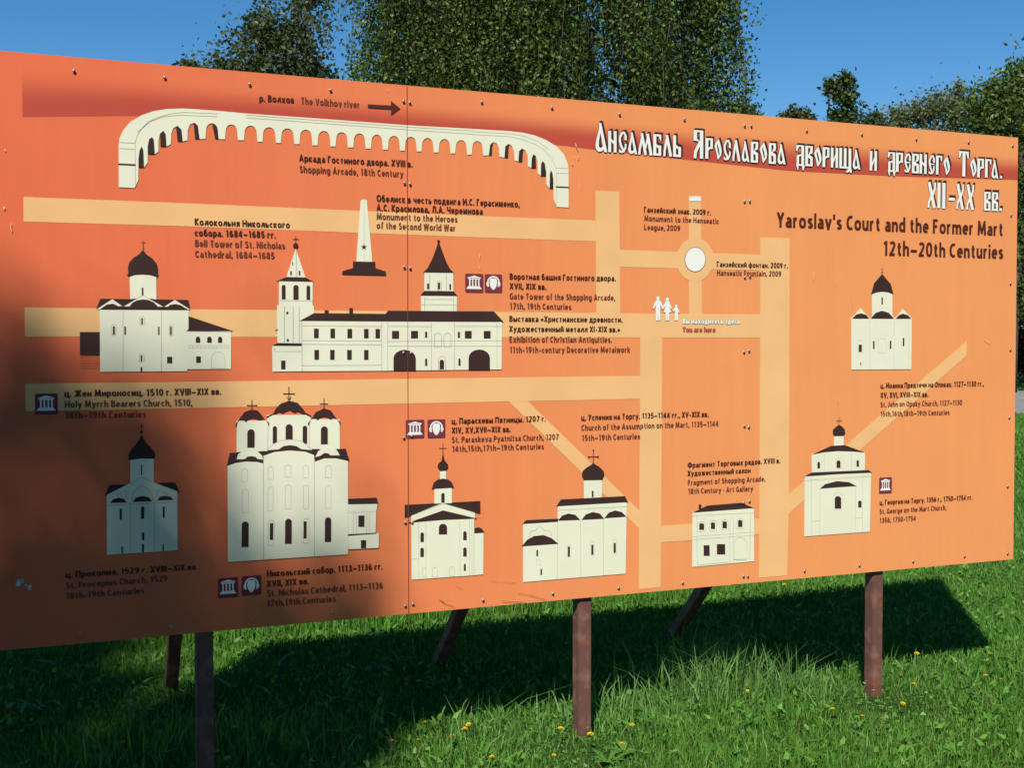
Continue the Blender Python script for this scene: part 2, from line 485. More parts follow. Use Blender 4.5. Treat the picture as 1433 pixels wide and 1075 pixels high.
d.lines(((445, 577), (443, 1022)), ((714, 577), (713, 1020)), ((893, 730), (1210, 732)), ((450, 552), (583, 470), (728, 552)), w=0.5)
d.rects((373, 697, 386, 757), (453, 697, 464, 757), (690, 697, 700, 757), (775, 697, 786, 757), (572, 637, 583, 680), (577, 415, 588, 472), (567, 905, 578, 948), (566, 990, 578, 1022), (753, 915, 789, 962), (959, 912, 992, 958))
d.arches((957, 988, 768, 812), (1038, 1070, 768, 812), (1115, 1145, 768, 812))
d.outl((1068, 1165, 878, 998), (365, 394, 684, 760), (561, 596, 626, 684), (556, 594, 894, 952), (770, 794, 684, 760), w=0.3)
for i in range(10): d.outl((910 + 29 * i, 932 + 29 * i, 828, 852), w=0.25)
d.done('church_drawing', 'drawing of an ivory church with an onion dome, a low annex and a black porch')

d = Draw((350, 310, 3.98))
d.P('w', (230, 135), (285, 303), (175, 303))
d.disc('k', 230, 121, 15, 16); d.cross(230, 67, 108, 214, 247, 82)
d.rects((210, 212, 215, 232), (198, 264, 207, 288), (246, 262, 255, 288))
d.P('w', (135, 318), (325, 320), (323, 462), (133, 460))
d.P('k', (178, 297), (282, 299), (332, 325), (118, 322))
d.arches((150, 172, 342, 425), (215, 245, 342, 427), (289, 310, 345, 427))
d.P('w', (123, 458), (331, 460), (331, 506), (262, 550), (262, 680), (125, 680))
d.P('w', (95, 686), (264, 686), (264, 833), (97, 835))
d.P('k', (125, 672), (260, 674), (260, 690), (92, 689))
d.P('k', (110, 601), (126, 592), (127, 602))
d.rects((145, 772, 170, 823)); d.arches((175, 187, 493, 509), (177, 189, 648, 665))
d.P('w', (260, 540), (1400, 545), (1397, 822), (715, 830), (262, 833))
d.P('w', (937, 396), (1143, 398), (1142, 490), (938, 490))
d.P('w', (957, 265), (1122, 265), (1122, 378), (957, 376))
d.P('k', (957, 373), (1122, 375), (1148, 404), (932, 402))
d.P('k', (1035, 98), (1042, 98), (1060, 150), (1085, 215), (1105, 250), (1128, 272), (948, 270), (975, 245), (1005, 185), (1025, 130))
d.disc('k', 1038, 91, 8)
d.P('k', (248, 547), (330, 502), (735, 505), (750, 487), (1353, 490), (1410, 551), (735, 549))
d.rects((390, 485, 413, 506), (530, 472, 550, 507))
d.arches((972, 984, 330, 365), (1034, 1047, 325, 365), (1099, 1109, 333, 368))
d.rects((330, 590, 357, 645), (423, 590, 449, 645), (519, 591, 546, 645), (613, 591, 639, 645), (678, 591, 704, 645), (772, 602, 812, 647), (880, 602, 920, 645), (1187, 602, 1226, 645), (1295, 602, 1334, 645),
        (332, 711, 358, 767), (421, 711, 446, 767), (517, 711, 543, 767), (613, 711, 638, 767))
d.arches((960, 972, 605, 640), (1147, 1159, 606, 641), (960, 972, 760, 801), (1150, 1162, 759, 800), (1043, 1068, 766, 821))
d.arches((780, 907, 710, 828), (1208, 1330, 708, 824), hy=48)
d.lines(((262, 657), (713, 659)), ((747, 661), (1397, 657)), ((262, 678), (713, 681)), ((747, 688), (1397, 688)), ((262, 800), (713, 797)), ((747, 550), (747, 828)), ((713, 550), (713, 829)), ((995, 552), (995, 826)), ((1127, 552), (1127, 824)), ((1370, 552), (1370, 823)),
        ((262, 572), (713, 576)), ((747, 574), (995, 576)), ((1127, 574), (1397, 574)), ((260, 548), (262, 833)), ((163, 462), (163, 672)), ((212, 462), (212, 672)), ((246, 462), (246, 672)), ((135, 428), (323, 430)), ((230, 137), (230, 298)),
        ((957, 420), (1122, 420)), ((938, 450), (1142, 452)), ((957, 405), (957, 488)), ((1122, 405), (1122, 488)), ((985, 275), (985, 373)), ((1080, 275), (1080, 373)), ((105, 694), (105, 718), (262, 718)), w=0.35)
d.outl((1013, 1052, 612, 692), (1066, 1106, 612, 692), (1034, 1076, 745, 822), (1028, 1053, 315, 368), w=0.35)
d.done('bell_tower_drawing', 'drawing of a tent-roofed bell tower beside a long gate building')

d = Draw((350, 310, 3.98))
d.poly([(500.2, 275), (504.6, 273.4), (508.9, 275), (516.4, 363), (493.4, 363)], 'w')
d.lines(((617, -140), (616, 205)), w=0.4)
d.P('k', (553, 207), (678, 209), (680, 245), (738, 264), (740, 287), (490, 282), (493, 262), (552, 245))
d.P('k', *[(615 + (19 if i % 2 == 0 else 8) * math.sin(i * math.pi / 5), 126 - (19 if i % 2 == 0 else 8) * math.cos(i * math.pi / 5)) for i in range(10)])
d.done('obelisk_drawing', 'drawing of an ivory obelisk with a star on a dark plinth')

d = Draw((80, 580, 5.974))
d.P('k', (410, 597), (550, 594), (610, 600), (390, 690), (372, 692), (383, 665))
d.P('k', (810, 582), (950, 580), (988, 665), (966, 670), (760, 600))
d.P('w', (578, 372), (772, 368), (772, 600), (580, 600))
d.P('w', (388, 680), (545, 600), (672, 530), (800, 590), (968, 655), (973, 1152), (395, 1183))
d.P('k', (562, 385), (566, 335), (600, 280), (640, 235), (665, 185), (677, 185), (700, 235), (750, 285), (780, 325), (785, 355), (774, 380), (672, 376), (580, 388))
d.cross(669, 78, 185, 655, 684, 103); d.disc('k', 669, 152, 12)
d.P('k', (415, 750), (440, 718), (485, 705), (530, 715), (552, 745))
d.P('k', (600, 743), (625, 705), (680, 692), (735, 705), (760, 738))
d.P('k', (800, 732), (825, 700), (868, 692), (915, 703), (937, 727))
d.rects((495, 797, 513, 890), (848, 784, 865, 876), (680, 999, 699, 1065), (681, 1098, 698, 1165), (513, 1114, 525, 1176), (849, 1100, 860, 1160), (667, 425, 676, 515))
d.arches((670, 696, 780, 885))
d.lines(((583, 748), (590, 1172)), ((779, 742), (785, 1162)), ((595, 738), (597, 690), (622, 640), (675, 605), (735, 640), (762, 690), (764, 735)), ((388, 768), (970, 745)), ((580, 590), (672, 534), (772, 578)),
        ((470, 690), (500, 665), (550, 650), (550, 715)), ((800, 700), (800, 648), (845, 655), (890, 688)), w=0.5)
d.done('church_drawing', 'drawing of a shaded ivory church with one pointed onion dome')

d = Draw((290, 530, 5.512))
d.P('k', (137, 582), (1037, 552), (1067, 645), (1050, 652), (112, 684))
d.P('w', (188, 330), (435, 330), (430, 568), (188, 576)); d.P('w', (420, 285), (765, 285), (752, 562), (430, 562)); d.P('w', (752, 318), (988, 320), (992, 554), (755, 554))
d.P('k', (178, 360), (205, 325), (222, 295), (250, 260), (300, 243), (350, 250), (385, 290), (405, 320), (442, 350), (440, 378), (432, 360), (415, 328), (392, 316), (365, 332), (345, 318), (310, 310), (280, 320), (262, 345), (240, 326), (215, 326), (195, 347), (188, 382), (180, 382))
d.P('k', (420, 296), (470, 275), (490, 235), (530, 195), (595, 173), (660, 190), (705, 240), (722, 268), (768, 290), (765, 306), (735, 290), (700, 277), (662, 258), (635, 270), (600, 248), (562, 262), (548, 275), (515, 262), (480, 282), (445, 298), (420, 316))
d.P('k', (740, 350), (760, 330), (780, 300), (800, 265), (865, 233), (920, 250), (950, 295), (965, 315), (997, 345), (992, 366), (984, 345), (965, 312), (940, 305), (918, 328), (900, 308), (865, 298), (835, 310), (822, 330), (790, 310), (765, 325), (750, 368), (742, 368))
d.cross(305, 165, 248, 272, 340, 210, 1.0); d.cross(592, 63, 178, 553, 632, 118, 1.1); d.cross(866, 152, 238, 833, 898, 198, 1.0)
d.lines(((576, 140), (584, 160), (592, 167), (600, 160), (609, 140)), c='k', w=0.8)
for x in (272, 340): d.disc('k', x, 210, 5)
for x in (553, 632): d.disc('k', x, 118, 5.5)
d.arches((270, 327, 397, 542), (467, 500, 373, 508), (567, 622, 358, 478), (700, 735, 370, 512), (842, 896, 375, 517))
d.P('w', (428, 562), (470, 515), (520, 487), (600, 478), (690, 490), (740, 530), (775, 562), (690, 560), (600, 556), (510, 560))
d.P('w', (188, 632), (200, 592), (240, 564), (300, 557), (350, 570), (385, 605), (394, 634))
d.P('w', (800, 617), (820, 572), (860, 542), (920, 540), (965, 560), (992, 606))
d.P('k', (430, 562), (515, 555), (550, 530), (600, 523), (650, 530), (690, 555), (775, 562), (790, 600), (600, 572), (400, 606))
d.P('k', (190, 640), (255, 628), (270, 612), (300, 608), (335, 615), (350, 630), (392, 636), (394, 662), (250, 660), (130, 678))
d.P('k', (796, 620), (840, 606), (870, 585), (905, 590), (915, 604), (995, 604), (1050, 648), (920, 632), (796, 655))
d.P('w', (118, 684), (180, 662), (260, 651), (350, 655), (397, 668), (398, 605), (480, 577), (600, 565), (720, 575), (790, 602), (796, 655), (870, 628), (960, 628), (1055, 650), (1058, 1382), (127, 1434))
d.lines(((395, 605), (402, 1417)), ((790, 600), (797, 1398)), w=0.7)
d.lines(((428, 562), (430, 330)), ((752, 555), (752, 330)), ((428, 555), (470, 515), (520, 487), (600, 478), (690, 490), (740, 530), (775, 562)), w=0.4)
d.outl((228, 273, 708, 808), (432, 472, 692, 792), (563, 609, 677, 775), (702, 747, 682, 782), (878, 924, 682, 780), (233, 280, 867, 1050), (432, 472, 850, 1040), (565, 611, 835, 1022), (707, 747, 838, 1024), (877, 923, 840, 1022), w=0.4)
d.b = block(290, 680, 5.307)
d.arches((222, 274, 282, 475), (545, 595, 264, 453), (843, 891, 254, 441)); d.rects((431, 296, 456, 422), (683, 284, 706, 413))
d.outl((418, 462, 272, 463), (683, 724, 260, 447), w=0.4)
d.P('w', (1017, 150), (1240, 150), (1230, 212), (1225, 372), (1250, 378), (1250, 487), (1019, 497))
d.P('k', (1015, 115), (1232, 107), (1245, 155), (1017, 158))
d.rects((1095, 242, 1141, 329), (1115, 428, 1155, 490)); d.P('k', (1017, 383), (1238, 372), (1228, 381), (1017, 396))
d.lines(((1058, 215), (1058, 378)), ((1080, 215), (1080, 378)), ((1157, 215), (1157, 375)), ((1177, 215), (1177, 375)), ((1017, 220), (1230, 212)), w=0.4)
d.done('cathedral_drawing', 'drawing of a large ivory cathedral with three dark domes and crosses')

d = Draw((540, 570, 4.135))
d.P('k', (93, 582), (540, 560), (541, 636), (505, 628), (132, 648), (93, 658))
d.P('w', (268, 470), (372, 468), (372, 572), (268, 575)); d.P('w', (302, 375), (337, 375), (337, 432), (302, 432))
d.P('k', (252, 490), (265, 450), (290, 432), (320, 427), (350, 432), (372, 450), (385, 482))
d.P('k', (287, 360), (290, 340), (310, 322), (316, 290), (318, 268), (320, 268), (324, 300), (330, 322), (348, 342), (350, 365), (335, 382), (303, 384))
d.cross(318, 215, 275, 294, 340, 247)
d.P('w', (132, 645), (268, 590), (320, 572), (400, 596), (508, 628), (508, 668), (132, 692))
d.P('w', (132, 686), (505, 664), (503, 998), (135, 1023)); d.P('w', (503, 748), (560, 746), (558, 992), (503, 998))
d.P('k', (505, 722), (530, 715), (548, 722), (558, 735), (565, 748), (505, 752))
d.P('k', (105, 690), (320, 615), (528, 665), (320, 672))
d.arches((309, 329, 512, 570), (295, 344, 694, 758), (186, 207, 745, 802), (186, 207, 835, 890), (439, 460, 738, 792), (439, 460, 834, 888), (443, 455, 930, 972))
d.lines(((175, 686), (178, 1018)), ((218, 684), (220, 1016)), ((418, 678), (422, 1005)), ((475, 672), (478, 1000)), ((490, 670), (492, 1000)), ((504, 668), (503, 998)), ((135, 902), (175, 898)), ((132, 645), (320, 573), (508, 628)), w=0.35)
d.outl((198, 220, 950, 1003), (257, 287, 950, 1008), (358, 388, 947, 1003), w=0.3)
d.done('church_drawing', 'drawing of an ivory church with a wide dark wing roof and a small onion dome')

d = Draw((710, 560, 3.981))
d.P('w', (435, 452), (537, 450), (537, 562), (435, 568))
d.P('k', (423, 435), (428, 408), (450, 388), (480, 370), (488, 358), (496, 368), (525, 385), (548, 410), (552, 432), (540, 460), (435, 462))
d.cross(489, 283, 364, 460, 517, 326, 1.0); d.disc('k', 463, 327, 5); d.disc('k', 515, 326, 5); d.disc('k', 489, 288, 4)
d.P('w', (285, 600), (678, 580), (670, 990), (281, 1023)); d.P('w', (87, 700), (285, 690), (281, 1023), (87, 1040))
d.P('k', (303, 570), (668, 550), (688, 585), (277, 610)); d.P('k', (105, 688), (290, 679), (285, 698), (80, 711))
d.P('k', (78, 838), (110, 800), (150, 778), (205, 773), (250, 790), (290, 823))
d.P('k', (285, 692), (310, 662), (345, 650), (385, 657), (415, 687)); d.P('k', (420, 687), (445, 655), (485, 641), (525, 650), (550, 680)); d.P('k', (550, 677), (575, 645), (612, 632), (650, 641), (677, 668))
d.rects((342, 838, 354, 895), (476, 828, 488, 884), (603, 817, 615, 872), (163, 858, 173, 893), (186, 965, 195, 1000), (479, 520, 489, 556))
d.lines(((415, 690), (416, 1010)), ((547, 680), (544, 1000)), ((285, 700), (281, 1022)), ((285, 632), (676, 610)), w=0.4)
d.lines(((125, 792), (122, 765), (140, 748), (160, 745), (182, 717), (205, 745), (235, 748), (250, 765), (246, 782)), w=0.4)
d.outl((338, 358, 828, 898), (472, 492, 806, 886), (599, 619, 795, 875), (165, 187, 908, 942), w=0.25)
d.done('church_drawing', 'drawing of a long ivory church with three dark arches under its eaves')

d = Draw((950, 630, 5.972))
d.P('w', (143, 540), (662, 500), (660, 955), (137, 1008))
d.P('k', (141, 548), (270, 485), (555, 460), (668, 505)); d.P('k', (197, 520), (195, 480), (207, 473), (219, 480), (216, 512))
for a in ((200, 240, 636, 693), (298, 333, 628, 685), (396, 433, 619, 678), (527, 563, 607, 666)): d.arches(a, hy=8)
d.rects((235, 822, 286, 913), (347, 812, 417, 900))
d.lines(((140, 750), (660, 708)), ((140, 775), (660, 735)), ((140, 572), (660, 545)), ((180, 570), (180, 990)), ((460, 580), (455, 975)), ((485, 575), (487, 970)), ((635, 540), (622, 955)), ((180, 990), (440, 965)), ((487, 942), (600, 938)), w=0.4)
d.outl((492, 600, 755, 945), (188, 252, 622, 708), (287, 346, 613, 698), (385, 446, 604, 690), (515, 575, 592, 680), w=0.3)
d.done('gallery_drawing', 'drawing of a two-storey ivory house with a dark hipped roof')

d = Draw((1100, 570, 4.478))
d.P('w', (328, 178), (388, 176), (388, 250), (328, 252))
d.P('k', (320, 165), (322, 145), (340, 128), (360, 113), (380, 126), (397, 148), (398, 170), (388, 186), (330, 188)); d.cross(360, 60, 118, 343, 380, 89)
d.P('w', (187, 300), (350, 276), (520, 286), (518, 412), (190, 424)); d.P('w', (145, 438), (557, 414), (545, 790), (138, 825))
d.P('k', (310, 248), (395, 243), (525, 291), (440, 284), (350, 282), (265, 290), (185, 307)); d.P('k', (190, 418), (540, 400), (564, 418), (360, 428), (138, 445))
d.P('k', (237, 522), (270, 492), (345, 472), (420, 478), (467, 503), (350, 512))
d.arches((224, 240, 350, 393), (343, 367, 340, 388), (467, 482, 338, 380), (330, 370, 567, 647), (475, 496, 594, 638))
d.lines(((185, 450), (185, 820)), ((240, 520), (235, 815)), ((460, 505), (455, 795)), ((505, 430), (500, 792)), ((265, 300), (265, 415)), ((435, 290), (435, 410)), ((190, 730), (237, 722)), ((455, 705), (500, 702)), ((145, 470), (555, 440)), w=0.35)
d.outl((318, 380, 545, 652), (337, 373, 325, 390), w=0.25)
d.done('church_drawing', 'drawing of a two-tier ivory church with a small round dome')

d = Draw((1160, 370, 4.673))
d.P('w', (305, 178), (372, 168), (438, 178), (438, 352), (308, 352))
d.P('k', (300, 192), (308, 160), (320, 115), (345, 85), (368, 58), (374, 58), (395, 85), (425, 120), (437, 160), (445, 192), (410, 178), (372, 173), (335, 178)); d.cross(370, 10, 62, 363, 378, 24, 0.45); d.disc('k', 370, 43, 5)
d.P('w', (168, 352), (233, 280), (295, 348), (292, 356)); d.P('w', (450, 354), (505, 286), (568, 354)); d.P('w', (292, 354), (330, 302), (372, 288), (415, 302), (457, 354))
d.P('w', (173, 350), (562, 352), (560, 685), (175, 688))
d.P('k', (177, 351), (205, 322), (237, 314), (270, 325), (290, 351)); d.P('k', (297, 351), (330, 312), (372, 298), (415, 312), (450, 353)); d.P('k', (457, 353), (480, 327), (505, 318), (535, 327), (560, 353))
d.rects((222, 522, 242, 570), (314, 498, 324, 550), (422, 497, 432, 550), (505, 478, 515, 533), (233, 638, 239, 658), (367, 210, 376, 257))
d.lines(((292, 355), (292, 685)), ((450, 355), (450, 685)), ((540, 355), (540, 685)), w=0.3)
d.outl((348, 400, 480, 575), (212, 250, 490, 575), w=0.25)
d.done('church_drawing', 'drawing of a square ivory church with three gables and one tall dome')

d = Draw((860, 260, 4.885))
d.disc('k', 576, 486, 73, 86, n=48); d.disc('W', 576, 486, 70, 83, n=48)
d.done('fountain_drawing')
d = Draw((860, 260, 4.885))
d.rects((533, 49, 613, 81), c='W')
d.done('monument_mark')
fam = Draw((860, 260, 4.885))
FAM = [((318, 755, 12), [(305, 769), (332, 769), (343, 787), (357, 824), (349, 830), (334, 802), (334, 910), (321, 912), (319, 855), (316, 912), (304, 912), (303, 802), (290, 830), (282, 824), (293, 787)]),
       ((383, 763, 12), [(370, 777), (397, 777), (415, 826), (408, 832), (397, 808), (409, 852), (396, 855), (395, 910), (385, 912), (384, 858), (381, 912), (372, 912), (371, 855), (359, 852), (370, 808), (354, 832), (347, 826)]),
       ((445, 810, 9), [(436, 820), (455, 820), (469, 856), (462, 858), (455, 842), (458, 910), (447, 912), (445, 872), (442, 912), (434, 912), (437, 842), (425, 848), (418, 838)])]
for (hx, hy, r), b_ in FAM:
    fam.lines(tuple(b_ + [b_[0]]), c='l', w=1.0); fam.disc('l', hx, hy, r + 2.5, (r + 2.5) * 1.15)
for (hx, hy, r), b_ in FAM:
    fam.P('W', *b_); fam.disc('W', hx, hy, r, r * 1.15)
fam.done('family_pictogram')

# --- square plum icons
def icon(x0, x1, y0, y1, kind):
    xm, ym = (x0 + x1) / 2, (y0 + y1) / 2
    u0, u1 = on_board([(x0, ym), (x1, ym)])[:, 0]; zt, zb = on_board([(xm, y0), (xm, y1)])[:, 1]
    q = lambda *p: [(u0 + (u1 - u0) * a, zb + (zt - zb) * b) for a, b in p]
    s = Print()
    r = 0.05
    s.flat(q((r, 0), (1 - r, 0), (1, r), (1, 1 - r), (1 - r, 1), (r, 1), (0, 1 - r), (0, r)), 'p')
    plate = s.done('museum_icon' if kind == 'museum' else 'audio_guide_icon')
    s = Print(0.0029)
    if kind == 'museum':
        s.flat(q((0.06, 0.18), (0.91, 0.18), (0.80, 0.33), (0.16, 0.33)), 'W')
        for a, b in ((0.215, 0.285), (0.375, 0.445), (0.545, 0.615), (0.71, 0.78)): s.flat(q((a, 0.33), (b, 0.33), (b, 0.71), (a, 0.71)), 'W')
        s.flat(q((0.12, 0.79), (0.19, 0.70), (0.79, 0.70), (0.87, 0.79), (0.49, 0.90)), 'W')
        s.stroke(q((0.2, 0.765), (0.79, 0.765)), 'l', (u1 - u0) * 0.03)
        s.done('temple_emblem', None, plate)
    else:
        s.stroke(q(*[(0.5 + 0.325 * math.cos(a), 0.56 + 0.31 * math.sin(a)) for a in np.linspace(0, math.pi, 15)]), 'W', (u1 - u0) * 0.075)
        s.stroke(q(*[(0.495 + 0.25 * math.cos(a), 0.56 + 0.235 * math.sin(a)) for a in np.linspace(0, math.pi, 13)]), 'k', (u1 - u0) * 0.06)
        s.flat(q((0.275, 0.62), (0.31, 0.74), (0.38, 0.78), (0.61, 0.78), (0.68, 0.74), (0.71, 0.62), (0.70, 0.48), (0.66, 0.32), (0.58, 0.2), (0.49, 0.14), (0.4, 0.2), (0.32, 0.33), (0.28, 0.5)), 'W')
        s.flat(q((0.09, 0.47), (0.12, 0.56), (0.18, 0.62), (0.225, 0.62), (0.24, 0.32), (0.18, 0.30), (0.11, 0.38)), 'W')
        s.flat(q((0.89, 0.47), (0.76, 0.30), (0.80, 0.29), (0.87, 0.37), (0.90, 0.47), (0.87, 0.56), (0.81, 0.62), (0.755, 0.62), (0.75, 0.32)), 'W')
        s.done('headphones_emblem', None, plate)
icon(649, 675, 379.2, 405.8, 'museum'); icon(677, 702, 380, 406, 'audio')
icon(47.5, 78, 550.8, 580.3, 'museum')
icon(299.8, 327.7, 812.3, 840.2, 'museum'); icon(332.8, 360, 810, 837.3, 'audio')
icon(563.7, 590.3, 588.9, 615.2, 'museum'); icon(594.9, 620.3, 588.4, 614.7, 'audio')
icon(1235.3, 1252.8, 669.6, 692, 'museum')

# --- arrow beside the river's name
d = Draw((340, 60, 3.98)); d.P('T', (682, 317), (812, 323), (812, 296), (865, 340), (812, 378), (812, 345), (682, 338)); d.done('arrow')

# --- lettering: a condensed humanist hand drawn as pen strokes (cap height 1, x-height 0.7)
def ell(w, y0, y1, n=16):
    return [(w / 2 - w / 2 * math.copysign(abs(math.cos(a)) ** 0.85, math.cos(a)), (y0 + y1) / 2 + (y1 - y0) / 2 * math.copysign(abs(math.sin(a)) ** 0.85, math.sin(a))) for a in np.linspace(0, 2 * math.pi, n + 1)]
def stem(x, a=0, b=1.0): return [(x, a), (x, b)]
BOWL = [(0, .50), (.09, .61), (.18, .63), (.28, .57), (.32, .42), (.32, .28), (.28, .13), (.18, .07), (.09, .09), (0, .20)]
MB = [(.32 - x, y) for x, y in BOWL]
ARCH = [(0, .46), (.08, .59), (.18, .63), (.28, .58), (.31, .46), (.31, 0)]
SIX = [(.30, .92), (.16, .88), (.04, .68), (0, .38), (.05, .14), (.17, .07), (.29, .14), (.33, .31), (.28, .49), (.17, .55), (.03, .44)]
SP = [(0, .93), (.18, .93), (.29, .86), (.32, .70), (.28, .54), (.17, .46), (0, .45)]
CC = [(.35, .87), (.24, .93), (.10, .86), (.01, .66), (0, .38), (.06, .16), (.20, .07), (.36, .12)]
SOFT = [(0, .40), (.14, .40), (.24, .34), (.25, .16), (.16, .07), (0, .07)]
